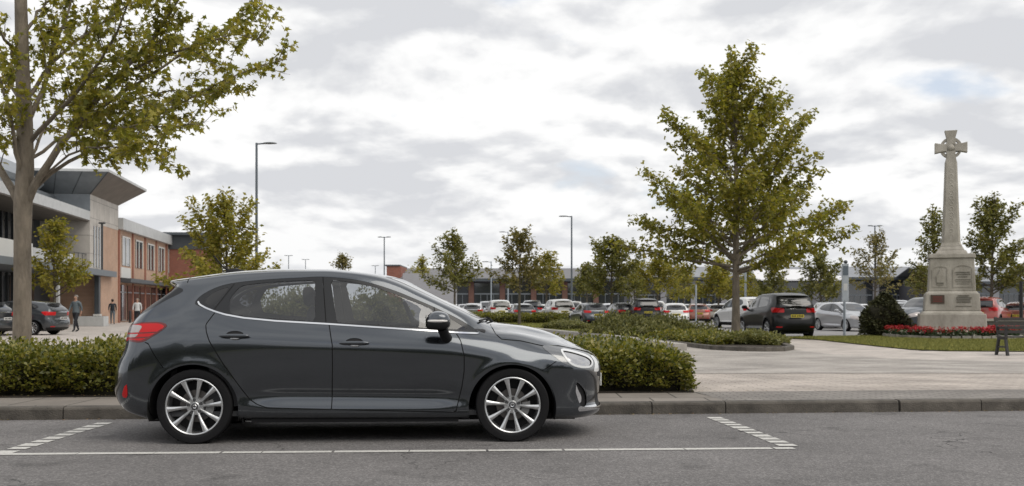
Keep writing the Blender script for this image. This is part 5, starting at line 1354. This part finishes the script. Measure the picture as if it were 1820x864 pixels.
CARS = [  # kind, paint, px of the body centre, distance, heading, label, rails
 ('suv', 'black', 1383, 41.5, 112, 'large black SUV with red tail lights, just right of the big island tree trunk', 1, 1),
 ('estate', 'dark', 20, 45.0, 172, 'dark grey estate car just right of the thick tree trunk at the left', 0, 1),
 ('estate', 'dark', -84, 43.0, 172, 'dark car whose tail is cut by the left edge of the photo', 0, 1),
 ('estate', 'silver', 842, 84, 86, 'silver estate car nearest the near car windscreen base', 0, 0),
 ('suv', 'white', 885, 85, 98, 'white SUV between the silver estate and the dark pale-roofed hatchback', 0, 0),
 ('hatch', 'dark', 926, 77, 100, 'dark hatchback behind the dark green hedge, under the sparse bronze tree', 0, 0),
 ('suv', 'white', 991, 76, 104, 'white SUV between the dark hatchback and the tall lamp post', 0, 0),
 ('hatch', 'navy', 1047, 66, 107, 'dark slate hatchback with a yellow plate right behind the tall lamp post', 0, 0),
 ('estate', 'silver', 1083, 84, 96, 'silver car showing between the slate hatchback and the black estate', 0, 0),
 ('estate', 'black', 1106, 70, 108, 'black estate car, left of the pair behind the feathery shrubs', 0, 0),
 ('suv', 'black', 1142, 68, 101, 'black SUV, right of the pair behind the feathery shrubs', 0, 0),
 ('hatch', 'white', 1199, 68, 95, 'white hatchback with red tail lights right of the feathery shrubs', 0, 0),
 ('hatch', 'orange', 1241, 79, 94, 'rust-red hatchback beside the thin post, right of the white hatchback', 0, 0),
 ('estate', 'beige', 1284, 88, 82, 'champagne estate car left of the big island tree trunk', 0, 0),
 ('suv', 'white', 1322, 59, 118, 'white SUV partly hidden behind the big island tree trunk and black SUV', 0, 0),
 ('estate', 'dark', 1474, 60, 100, 'dark estate behind the right side of the black SUV', 0, 0),
 ('sedan', 'silver', 1508, 53, -60, 'silver-white car facing the viewer beside the slim sign pillar', 0, 1),
 ('estate', 'silver', 1600, 62, -80, 'silver car showing behind the conifer shrub', 0, 0),
 ('suv', 'navy', 1650, 54, 216, 'dark slate car with its bonnet to the left, partly behind the stone cross pedestal', 0, 1),
 ('suv', 'red', 1762, 57, 78, 'red SUV right of the stone cross pedestal, behind the dark green tree trunk', 0, 0),
 ('estate', 'orange', 1822, 60, 84, 'rust-red pale-roofed car at the right edge behind the bench', 0, 0),
 ('estate', 'white', 800, 96, 88, 'white car at the far left of the car park rows, beside the near windscreen', 0, 0),
 ('hatch', 'silver', 826, 99, -84, 'far silver hatchback second from the near car windscreen', 0, 0),
 ('suv', 'silver', 866, 103, -88, 'far silver SUV in the back row below the brick pier', 0, 0),
 ('hatch', 'white', 957, 98, 92, 'far white hatchback between the bronze and the yellow-tinged trees', 0, 0),
 ('sedan', 'beige', 969, 104, -80, 'far champagne car in the back row under the yellow-tinged tree', 0, 0),
 ('suv', 'white', 1022, 104, 88, 'far white SUV in the back row left of the slate hatchback', 0, 0),
 ('hatch', 'silver', 1070, 108, -86, 'far silver hatchback in the back row left of the dark dense tree', 0, 0),
 ('suv', 'white', 1168, 100, 90, 'far white SUV showing above the gap between the black SUV and white hatchback', 0, 0),
 ('sedan', 'white', 1262, 99, -60, 'far white car between the rust-red hatchback and the champagne estate', 0, 0),
 ('hatch', 'dark', 1296, 104, 90, 'far dark hatchback just left of the big island tree trunk', 0, 0),
 ('estate', 'silver', 1345, 96, 92, 'far silver estate showing over the white SUV', 0, 0),
 ('hatch', 'white', 1540, 92, 92, 'far white hatchback behind the white car facing the viewer', 0, 0),
 ('hatch', 'red', 1725, 78, 90, 'small red hatchback between the stone cross pedestal and the red SUV', 0, 0),
 ('hatch', 'silver', 905, 92, 92, 'silver hatchback in the second row between the white SUV and the dark hatchback', 0, 0),
 ('suv', 'dark', 946, 90, 90, 'dark SUV in the second row left of the white SUV beside the lamp post', 0, 0),
 ('estate', 'white', 1120, 95, 88, 'white estate in the second row behind the black estate', 0, 0),
 ('hatch', 'silver', 1222, 92, 90, 'silver hatchback in the second row right of the white hatchback', 0, 0),
 ('estate', 'white', 1425, 90, 90, 'white estate showing over the roof of the black SUV', 0, 0),
 ('suv', 'silver', 1600, 88, 92, 'far silver SUV above the conifer shrub', 0, 0),
]
protos = {}
ncar = 0
for (kind, pc, px, Y, hd, lab, rails, hi) in CARS:
    key = (kind, pc, rails, hi)
    if key not in protos: protos[key] = make_bg(kind, pc, PAINTS[pc], plate=(plate_w if px < 100 else plate_y), hi=bool(hi), rails=bool(rails)); o = protos[key]
    else: o = copy_tree(protos[key])
    h = R(hd) - (math.atan((px - 910) / FPX) if px > 200 and 40 < abs(hd) < 130 else 0); mid = 1.3
    o.location = (at(px, Y + 1) - mid * math.cos(h), Y + 1.4 - mid * math.sin(h), gz(Y)); o.rotation_euler = (0, 0, h)
    o.name = 'parked_car'; tag(o, lab, 'car', 'cars parked around the shopping centre')
# ================================================================== monument
mstone = mat('weathered_stone', (.255, .235, .20), .92, col2=(.46, .43, .38), vscale=1.8, bump=.6, bscale=22, detail=10, stretch=(1, 1, .45))
mstone_d = mat('weathered_stone_dark', (.17, .16, .135), .95, var=.3, vscale=3, bump=.5, bscale=25)
MY = 41.0; MX = at(1690, MY)
mon = empty('stone_cross', (MX, MY, gz(MY)), R(-19), 'tall weathered stone wheel-headed cross memorial on a stepped pedestal, ringed by red flowers', 'memorial')
def slab(name, w0, w1, z0, z1, bev=.03, m=mstone):
    mb = MB(); w0 *= .95; w1 *= .95; a, b = w0 / 2, w1 / 2
    mb.add([(-a, -a, z0), (a, -a, z0), (a, a, z0), (-a, a, z0), (-b, -b, z1), (b, -b, z1), (b, b, z1), (-b, b, z1)], [(0, 3, 2, 1), (4, 5, 6, 7), (0, 1, 5, 4), (1, 2, 6, 5), (2, 3, 7, 6), (3, 0, 4, 7)])
    return mb.build(name, m, mon, bevel=bev)
slab('step', 3.1, 3.08, 0, .32, .03); slab('plinth', 2.50, 2.44, .322, .95, .04); slab('plinth_cap', 2.30, 2.06, .952, 1.06, .03)
slab('pedestal_base', 2.06, 1.98, 1.062, 1.72, .03); slab('pedestal_moulding', 1.92, 1.78, 1.722, 1.80, .02)
slab('pedestal', 1.74, 1.62, 1.802, 3.05, .03); slab('cornice', 1.74, 1.70, 3.052, 3.22, .03)
slab('cap_step', 1.20, 1.06, 3.222, 3.36, .03); slab('cap_step', .98, .80, 3.362, 3.52, .04)
# shaft: chamfered tapering
sh = MB(); n = 8
def octo(w_, ch): a = w_ / 2; return [(-a+ch, -a), (a-ch, -a), (a, -a+ch), (a, a-ch), (a-ch, a), (-a+ch, a), (-a, a-ch), (-a, -a+ch)]
lv = [(3.522, .76, .02), (3.60, .70, .05), (3.66, .66, .08), (5.2, .53, .07), (6.75, .43, .05)]
v = [(x, y, z) for z, w_, ch in lv for x, y in octo(w_, ch)]
f = [tuple(range(7, -1, -1)), tuple(32 + i for i in range(8))] + [(i*8 + j, i*8 + (j+1) % 8, (i+1)*8 + (j+1) % 8, (i+1)*8 + j) for i in range(4) for j in range(8)]
sh.add(v, f); sh.build('shaft', mstone, mon)
# head: cross with flared arms and a ring
hz0 = 7.30; mb = MB()
def arm(a0, w0, w1, L, L0=0.0):
    M = Matrix.Translation((0, 0, hz0)) @ Matrix.Rotation(a0, 4, 'Y')
    mb.prism([(-w0/2, L0), (w0/2, L0), (w0/2*.9, L*.55), (w1/2, L), (-w1/2, L), (-w0/2*.9, L*.55)], -.17, .17, 'Y', M)
arm(0, .34, .46, .66); arm(math.pi/2, .32, .40, .58); arm(-math.pi/2, .32, .40, .58); arm(math.pi, .34, .42, .56)
o = mb.build('cross_arms', mstone, mon, bevel=.02)
mb = MB(); mb.lathe([(.30, -.11), (.40, -.11), (.40, .11), (.30, .11)], 32, Matrix.Translation((0, 0, hz0)), closed=True); mb.build('cross_ring', mstone, mon, True)
mb = MB(); blob(mb, (0, -.17, hz0), (.12, .06, .12), 2, 16, 8); mb.build('boss', mstone, mon, True)
mb = MB()
for z in np.arange(3.9, 6.6, .21):
    w_ = .66 - (z - 3.66) * .0745
    mb.lathe([(.05, 0), (.07, -.010), (.09, 0)], 9, Matrix.Translation((0, -w_/2 + .004, z)))
mb.build('shaft_carving', mstone, mon)
# carved panels on the pedestal face
def panel(x0, x1, z0, z1, arch, slope=.048):
    """raised frame following the battered face"""
    mb = MB(); yf = lambda z: -(.83 - slope * (z - 1.8)) - .012
    t = .035
    for a, b, c, d in ((x0, x0+t, z0, z1), (x1-t, x1, z0, z1), (x0+t, x1-t, z0, z0+t)): mb.box(a, b, yf(z0) , yf(z1) + .06, c, d)
    if arch:
        n = 8; cxp = (x0+x1)/2; rr_ = (x1-x0)/2
        pr = [(cxp + rr_*math.cos(a), z1 + rr_*.5*math.sin(a)) for a in np.linspace(0, math.pi, n)] + [(cxp + (rr_-t)*math.cos(a), z1 + (rr_*.5-t)*math.sin(a)) for a in np.linspace(math.pi, 0, n)]
        for i in range(n - 1): mb.prism([pr[i], pr[i+1], pr[2*n-2-i], pr[2*n-1-i]], yf(z1), yf(z1) + .06, 'Y')
    else: mb.box(x0, x1, yf(z1), yf(z1) + .06, z1, z1 + t)
    return mb
panel(-.70, -.14, 1.95, 2.62, True).build('carved_panel', mstone, mon); panel(.02, .72, 1.95, 2.62, True).build('carved_panel', mstone, mon)
mb = MB(); yf = -.82
for x0, x1, z in ((.12,.62,2.50),(.14,.60,2.42),(.20,.54,2.33),(.12,.62,2.22),(.12,.62,2.14),(.16,.58,2.06)):
    x = x0
    while x < x1: 
        l_ = rnd.uniform(.02, .05); mb.box(x, x + l_, yf - .004, yf + .05, z, z + .028); x += l_ + .014
mb.build('worn_inscription', mstone_d, mon)
mb = MB()
for x0, x1, z in ((.20,.58,1.62),(.14,.62,1.54),(.14,.62,1.46),(.14,.62,1.38),(.12,.66,1.22)):
    x = x0
    while x < x1: 
        l_ = rnd.uniform(.02, .06); mb.box(x, x + l_, -.985, -.90, z, z + .03); x += l_ + .014
mb.build('worn_inscription', mstone_d, mon)
mb = MB(); mb.prism([(-.54, 2.02), (-.30, 2.02), (-.28, 2.36), (-.36, 2.46), (-.42, 2.62), (-.48, 2.46), (-.56, 2.36)], -.845, -.78, 'Y'); mb.build('crest', mstone, mon, bevel=.01)
MB().box(-.54, -.30, -.853, -.846, 2.06, 2.13).build('crest_band', mstone_d, mon)
pq = MB().box(-.76, -.28, -.995, -.95, 1.34, 1.66).build('bronze_plaque', mat('bronze_plaque', (.10, .07, .055), .5, metal=.5), mon)
mb = MB()
for z in (1.58, 1.50, 1.42): mb.box(-.68, -.36, -1.000, -.996, z - .018, z + .018)
mb.build('plaque_band', mat('plaque_red', (.17, .035, .028), .6), pq)

# flower bed ring
fb = empty('flower_bed', (MX, MY, gz(MY)), 0, 'low round bed of bright red and a few white flowers around the stone cross', 'flower bed')
mb = MB(); n = 44
for i in range(n):
    a0, a1 = 2*math.pi*i/n + .012, 2*math.pi*(i+1)/n - .012; ax, ay = 2.45, 2.75; k = .93; h_ = .16 + rnd.uniform(-.02, .02)
    p = [(ax*math.cos(a0), ay*math.sin(a0)), (ax*math.cos(a1), ay*math.sin(a1)), (k*ax*math.cos(a1), k*ay*math.sin(a1)), (k*ax*math.cos(a0), k*ay*math.sin(a0))]
    mb.prism(p, -.03, h_, 'Z')
o = mb.build('stone_edging', mat('bed_edging', (.30, .28, .25), .9, var=.3, vscale=4), fb); spin_fix(o)
MB().lathe([(0, 0), (2.36, 0)], 40, Matrix.Translation((0, 0, .13)) @ Matrix.Rotation(math.pi/2, 4, 'X')).build('soil', soilm, fb)
rng = np.random.default_rng(9)
def ringpts(n, z0, z1, r0=1.75, r1=2.34):
    a = rng.uniform(0, 2*math.pi, n); r_ = rng.uniform(r0, r1, n); return np.stack([r_*np.cos(a), r_*1.12*np.sin(a), rng.uniform(z0, z1, n)], 1)
V, F = leaves(ringpts(9000, .12, .34), .08, DIAM, rng, -.6); o = fast_mesh('flower_leaves', V, F, mat('flower_leaf', (.03, .06, .015), .8, island=.4), fb); o['kind'] = 'stuff'
def flowers(cn, m, name, sd_):
    c = ringpts(cn, .29, .46); ph = c[:, 0] * 3.1 + np.sin(c[:, 1] * 2.7) * 2; c = c[np.sin(ph + sd_) > -.6]
    P = np.repeat(c, 7, 0) + rng.normal(size=(len(c) * 7, 3)) * .018
    V, F = leaves(P, .062, DIAM, rng, -.2); o = fast_mesh(name, V, F, m, fb); o['kind'] = 'stuff'
flowers(2200, mat('red_petal', (.42, .012, .014), .6, island=.3), 'red_flowers', 0)
c = ringpts(90, .22, .32, 1.9, 2.3); P = np.repeat(c, 14, 0) + rng.normal(size=(len(c)*14, 3)) * .03; V, F = leaves(P, .06, DIAM, rng, -.2); o = fast_mesh('white_flowers', V, F, mat('white_petal', (.65, .60, .52), .6, island=.2), fb); o['kind'] = 'stuff'
# small flat stone on the lawn
o = mesh_obj('edging_stone', [(0,0,0)], []) if False else None

# ================================================================== bench
iron = mat('black_iron', (.015, .015, .016), .5); wood = mat('dark_bench_slat', (.035, .032, .028), .6, var=.3, vscale=12)
BY = 26.6; bn = empty('park_bench', (at(1776, BY), BY, gz(BY)), R(6), 'dark slatted park bench at the right edge, in front of the flower bed', 'bench')
for xb in (.06, 1.75):
    mb = MB(); 
    mb.prism([(-.30, 0), (-.24, 0), (-.16, .42), (-.21, .44)], xb-.03, xb+.03, 'X'); mb.prism([(.20, 0), (.27, 0), (.14, .46), (.30, .95), (.26, .96), (.08, .47)], xb-.03, xb+.03, 'X')
    mb.prism([(-.21, .40), (.14, .40), (.14, .45), (-.21, .45)], xb-.032, xb+.032, 'X'); mb.prism([(-.24, .68), (.19, .68), (.19, .72), (-.24, .72)], xb-.033, xb+.033, 'X'); mb.prism([(-.22, .45), (-.18, .45), (-.18, .69), (-.22, .69)], xb-.03, xb+.03, 'X')
    mb.prism([(-.20, .20), (.14, .20), (.14, .24), (-.20, .24)], xb-.02, xb+.02, 'X')
    mb.build('bench_leg', iron, bn)
for k in range(5): MB().box(0, 1.81, -.24 + k*.082, -.175 + k*.082, .452, .482).build('seat_slat', wood, bn)
for k in range(4):
    z = .55 + k*.105; y = .085 + k*.045; MB().box(0, 1.81, y, y + .028, z, z + .075).build('back_slat', wood, bn)
# low rail behind
rl = empty('low_wall', (at(1757, 44), 44, gz(44)), 0, 'low dark rail with a pale stone top behind the bench', 'wall')
MB().box(0, 5, 0, .3, 0, .62).build('wall', mat('dark_wall', (.10, .095, .09), .9), rl); MB().box(-.1, 5.1, -.05, .35, .622, .72).build('coping', kerbp, rl)

# ================================================================== lamp posts
steel = mat('galvanised_steel', (.13, .15, .17), .5, metal=.5); steelp = mat('pale_steel', (.34, .38, .42), .5, metal=.3); headm = mat('lantern_grey', (.07, .08, .085), .5)
LMP = [ # px, top py, Y, side(1 right,-1 left,0 double,2 ball), label, mat
 (456, 254, 51, 1, 'tall grey street lamp with a flat lantern pointing right, behind the near car roof', steel),
 (683, 421, 105, 0, 'distant double-headed street lamp just left of the windscreen', steel),
 (1016, 384, 80, -1, 'tall street lamp between the dark hatchback and the dark dense tree, lantern pointing left', steel),
 (873, 465, 112, -1, 'short pale street lamp rising left of the sparse bronze tree', steelp),
 (903, 412, 118, -1, 'far street lamp half hidden by the sparse bronze tree crown', steelp),
 (513, 454, 165, 0, 'far street lamp just above the near car roof, left of the pair', steel),
 (543, 461, 175, 0, 'far street lamp just above the near car roof, right of the pair', steel),
 (667, 472, 180, 0, 'tiny far street lamp just left of the distant double-headed one', steel),
 (1555, 401, 96, 0, 'far street lamp behind the sparse bare-topped tree', steel)]
for px, top, Y, sd_, lab, m in LMP:
    H = hz_(top, Y) - gz(Y); l = empty('street_lamp', (at(px, Y), Y, gz(Y)), 0, lab, 'street lamp', 'street lamps of the car park')
    MB().tube([(0, 0, 0), (0, 0, 1.2), (0, 0, 1.22), (0, 0, H)], [.10, .10, .075, .055], 10).build('pole', m, l, True)
    for s in ((1, -1) if sd_ == 0 else (sd_,)):
        MB().tube([(0, 0, H - .06), (s * .35, 0, H - .03)], .035, 6).build('arm', m, l)
        mb = MB(); blob(mb, (s * (.62 if sd_ else .42), 0, H - .03), (.36 if sd_ else .24, .14, .065), 2.4, 14, 6, lambda a, b, c: (a, b * (1 - .3*abs(a)), c if c > 0 else c * .5)); mb.build('lantern', headm, l, True)
# posts and signs
def post(px, top, Y, r_, m, label, name='post', cat='post'):
    H = hz_(top, Y) - gz(Y); o = MB().tube([(0, 0, 0), (0, 0, H)], r_, 8).build(name, m); o.location = (at(px, Y), Y, gz(Y)); tag(o, label, cat)
post(1237, 506, 77, .06, steelp, 'thin grey post in front of the rust-red hatchback'); post(1325, 472, 100, .10, steelp, 'pale slender post behind the white SUV, right of the big island tree trunk')
Y = 45.5; sp = empty('sign_pillar', (at(1503, Y), Y, gz(Y)), 0, 'slim pale blue-grey sign pillar on a thin post between the black SUV and the conifer shrub', 'sign')
MB().tube([(-.05, 0, 0), (-.05, 0, 1.5)], .055, 10).build('pole', steelp, sp, True)
MB().box(-.16, .12, -.05, .05, 1.42, 3.05).build('sign_panel', mat('sign_grey', (.42, .46, .50), .5, var=.12, vscale=5), sp, bevel=.015)
MB().box(-.13, .09, -.055, -.051, 2.55, 2.95).build('sign_plate', mat('sign_dark', (.12, .15, .18), .5), sp); MB().box(-.10, .06, -.055, -.051, 1.9, 2.2).build('sign_plate', mat('sign_white', (.62, .63, .62), .5), sp)
mb = MB(); blob(mb, (0, 0, 3.12), (.09, .09, .08), 2, 10, 6); mb.build('cap', headm, sp)
# dark post at the far right
post(1815, 500, 47, .08, iron, 'dark post behind the bench at the right edge')
# bollard and planter by the building
def bollard(px, Y, label):
    o = MB().lathe([(0, 0), (.09, 0), (.09, .85), (.07, .92), (0, .93)], 14, Matrix.Rotation(math.pi/2, 4, 'X')).build('bollard', iron, smooth=True); o.location = (at(px, Y), Y, gz(Y)); tag(o, label, 'bollard', 'bollards on the plaza')
bollard(231, 80, 'dark bollard between the two people near the shopfronts')
pl = empty('planter', (at(160, 66), 66, gz(66)), 0, 'low stone planter beside the dark column of the building', 'planter')
MB().box(-.9, 1.0, -.4, .4, 0, .62).build('planter_box', fascia, pl, bevel=.03); MB().box(-.8, .9, -.3, .3, .60, .64).build('planter_soil', soilm, pl)

# ================================================================== people
skin = mat('skin', (.42, .24, .17), .6); hairg = mat('hair_grey', (.22, .20, .18), .8); haird = mat('hair_dark', (.03, .02, .015), .8)
def person(px, Y, H, top, legs, label, rz=0.0, hair=haird, stride=.22, bulk=1.0, arms=.035, sleeve=True, shoe=None):
    r = empty('person', (at(px, Y), Y, gz(Y)), rz, label, 'person'); k = H / 1.75
    J = {}; bm = bmesh.new(); skl = bm.verts.layers.skin.verify()
    def V(n, x, y, z, ra, rb=None, root=False):
        v = bm.verts.new((x*k, y*k, z*k)); v[skl].radius = (ra*k, (rb or ra)*k); v[skl].use_root = root; J[n] = v; return v
    b = bulk
    V('pelvis', 0, 0, .95, .155*b, .125*b, True); V('waist', 0, .01, 1.08, .145*b, .12*b); V('chest', 0, 0, 1.28, .165*b, .125*b); V('sh', 0, .01, 1.42, .13, .09); V('neck', 0, 0, 1.50, .055); V('head0', 0, -.01, 1.57, .07); V('head', 0, -.015, 1.66, .088, .10); V('top', 0, -.005, 1.73, .06)
    for a, c in zip(('pelvis','waist','chest','sh','neck','head0','head'), ('waist','chest','sh','neck','head0','head','top')): bm.edges.new((J[a], J[c]))
    for s, f_ in ((1, 1), (-1, -1)):
        fw = stride * f_
        V(f'hip{s}', s*.095, -.01, .88, .095*b); V(f'knee{s}', s*.10, -fw*.55 - .02, .48, .062*b); V(f'ank{s}', s*.10, -fw*.9 + (.05 if f_ < 0 else 0), .09, .042); V(f'toe{s}', s*.11, -fw*.9 - .14, .035, .038)
        for a, c in (('pelvis', f'hip{s}'), (f'hip{s}', f'knee{s}'), (f'knee{s}', f'ank{s}'), (f'ank{s}', f'toe{s}')): bm.edges.new((J[a], J[c]))
        V(f'shd{s}', s*.185*b, .01, 1.40, .065*b); V(f'elb{s}', s*(.20*b + arms), fw*.35, 1.13, .045); V(f'wri{s}', s*(.19*b + arms*.9), -.02 + fw*.6 - .08, .90, .032); V(f'han{s}', s*(.18*b + arms*.8), -.04 + fw*.7 - .10, .82, .038, .022)
        for a, c in (('sh', f'shd{s}'), (f'shd{s}', f'elb{s}'), (f'elb{s}', f'wri{s}'), (f'wri{s}', f'han{s}')): bm.edges.new((J[a], J[c]))
    me = bpy.data.meshes.new('body'); bm.to_mesh(me); bm.free(); o = bpy.data.objects.new('body', me); COL.objects.link(o); o.parent = r
    o.modifiers.new('s', 'SKIN'); ss = o.modifiers.new('u', 'SUBSURF'); ss.levels = 1; ss.render_levels = 1
    dg = bpy.context.evaluated_depsgraph_get(); m2 = bpy.data.meshes.new_from_object(o.evaluated_get(dg)); o.modifiers.clear(); o.data = m2
    m2.materials.clear()
    for mm in (skin, top, legs, hair, shoe or blackp): m2.materials.append(mm)
    for p in m2.polygons:
        z = p.center.z / k; x = abs(p.center.x) / k; y = p.center.y / k
        if z > 1.5: i = 3 if (z > 1.70 or (y > .0 and z > 1.58)) else 0
        elif z > 1.47 and x < .07: i = 0
        elif z > .93 and not (x > .15 * b and z < (1.0 if sleeve else 1.2)): i = 1
        elif x > .16 * b and z > .7: i = 0
        elif z > .09: i = 2
        else: i = 4
        p.material_index = i; p.use_smooth = True
    # face and hair
    mb = MB(); blob(mb, (0, .012*k, 1.685*k), (.094*k, .108*k, .095*k), 2.1, 14, 8, lambda a, b_, c: (a, b_ if b_ > -.35 else b_*.55, c if c > -.2 else c * .6)); mb.build('hair', hair, r, True)
    mb = MB(); blob(mb, (0, -.108*k, 1.64*k), (.014*k, .018*k, .026*k), 2, 8, 6); mb.build('nose', skin, r, True)
    mb = MB()
    for s in (1, -1): blob(mb, (s*.033*k, -.098*k, 1.668*k), (.012*k, .008*k, .007*k), 2, 8, 6)
    mb.build('eyes', haird, r)
    # fingers
    for s, f_ in ((1, 1), (-1, -1)):
        fw = stride * f_; hx, hy, hz1 = s*(.18*b + arms*.8)*k, (-.04 + fw*.7 - .10)*k, .82*k; mb = MB()
        for q in range(4): mb.tube([(hx, hy + (q-1.5)*.016*k, hz1 - .01*k), (hx - s*.006*k, hy + (q-1.5)*.018*k, hz1 - .05*k), (hx - s*.02*k, hy + (q-1.5)*.018*k, hz1 - (.085 - abs(q-1.5)*.008)*k)], [.009*k, .008*k, .006*k], 5)
        mb.tube([(hx, hy - .02*k, hz1 + .02*k), (hx, hy - .05*k, hz1 - .01*k), (hx - s*.01*k, hy - .055*k, hz1 - .04*k)], [.010*k, .009*k, .007*k], 5)
        mb.build('fingers', skin, r, True)
    return r
jean = mat('dark_trousers', (.018, .020, .026), .9); teal = mat('grey_blue_jumper', (.11, .135, .15), .95); bkj = mat('dark_jacket', (.02, .026, .035), .9); grj = mat('grey_trousers', (.12, .14, .16), .9); wht = mat('white_shirt', (.55, .56, .56), .9)
person(135, 51.5, 1.76, teal, jean, 'person in grey-blue jumper and dark trousers walking beside the dark estate car', R(-20), hairg, .26, 1.18)
person(200, 74, 1.72, bkj, grj, 'person in a dark jacket and grey trousers walking near the shopfronts', R(200), haird, .22, 1.05)
person(227, 86, 1.70, bkj, jean, 'person in dark clothes standing by the shopfront, left of the one in white', R(30), haird, .08)
person(244, 72, 1.76, wht, jean, 'person in white shirt standing beyond the tail of the near car', R(10), hairg, .10, 1.15)
person(163, 90, 1.70, mat('brown_coat', (.12, .07, .05), .9), jean, 'far person in brown standing by the glass entrance beside the dark column', R(10), haird, .1)

# fallen leaves and grit along the kerb
rng = np.random.default_rng(77); n = 420; s_ = rng.uniform(-3, 16, n); nn_ = -np.abs(rng.normal(size=n)) * .035 - .004
P = np.array([kp(a, b, .006) for a, b in zip(s_, nn_)]); 
V, F = leaves(P, .030, DIAM, rng, 0.0); V[:, 2] = .004 + np.abs(V[:, 2] - .006) * .35; o = fast_mesh('fallen_leaves', V, F, mat('fallen_leaf', (.22, .16, .07), .9, island=.6)); o['kind'] = 'stuff'
n = 260; s_ = rng.uniform(-3, 8.2, n); nn_ = 1.25 + rng.random(n) ** 2 * .12
P = np.array([kp(a, b, .14) for a, b in zip(s_, nn_)]); V, F = leaves(P, .026, DIAM, rng, 0.0); V[:, 2] = .134 + np.abs(V[:, 2] - .14) * .5
o = fast_mesh('fallen_leaves', V, F, MATS['fallen_leaf']); o['kind'] = 'stuff'
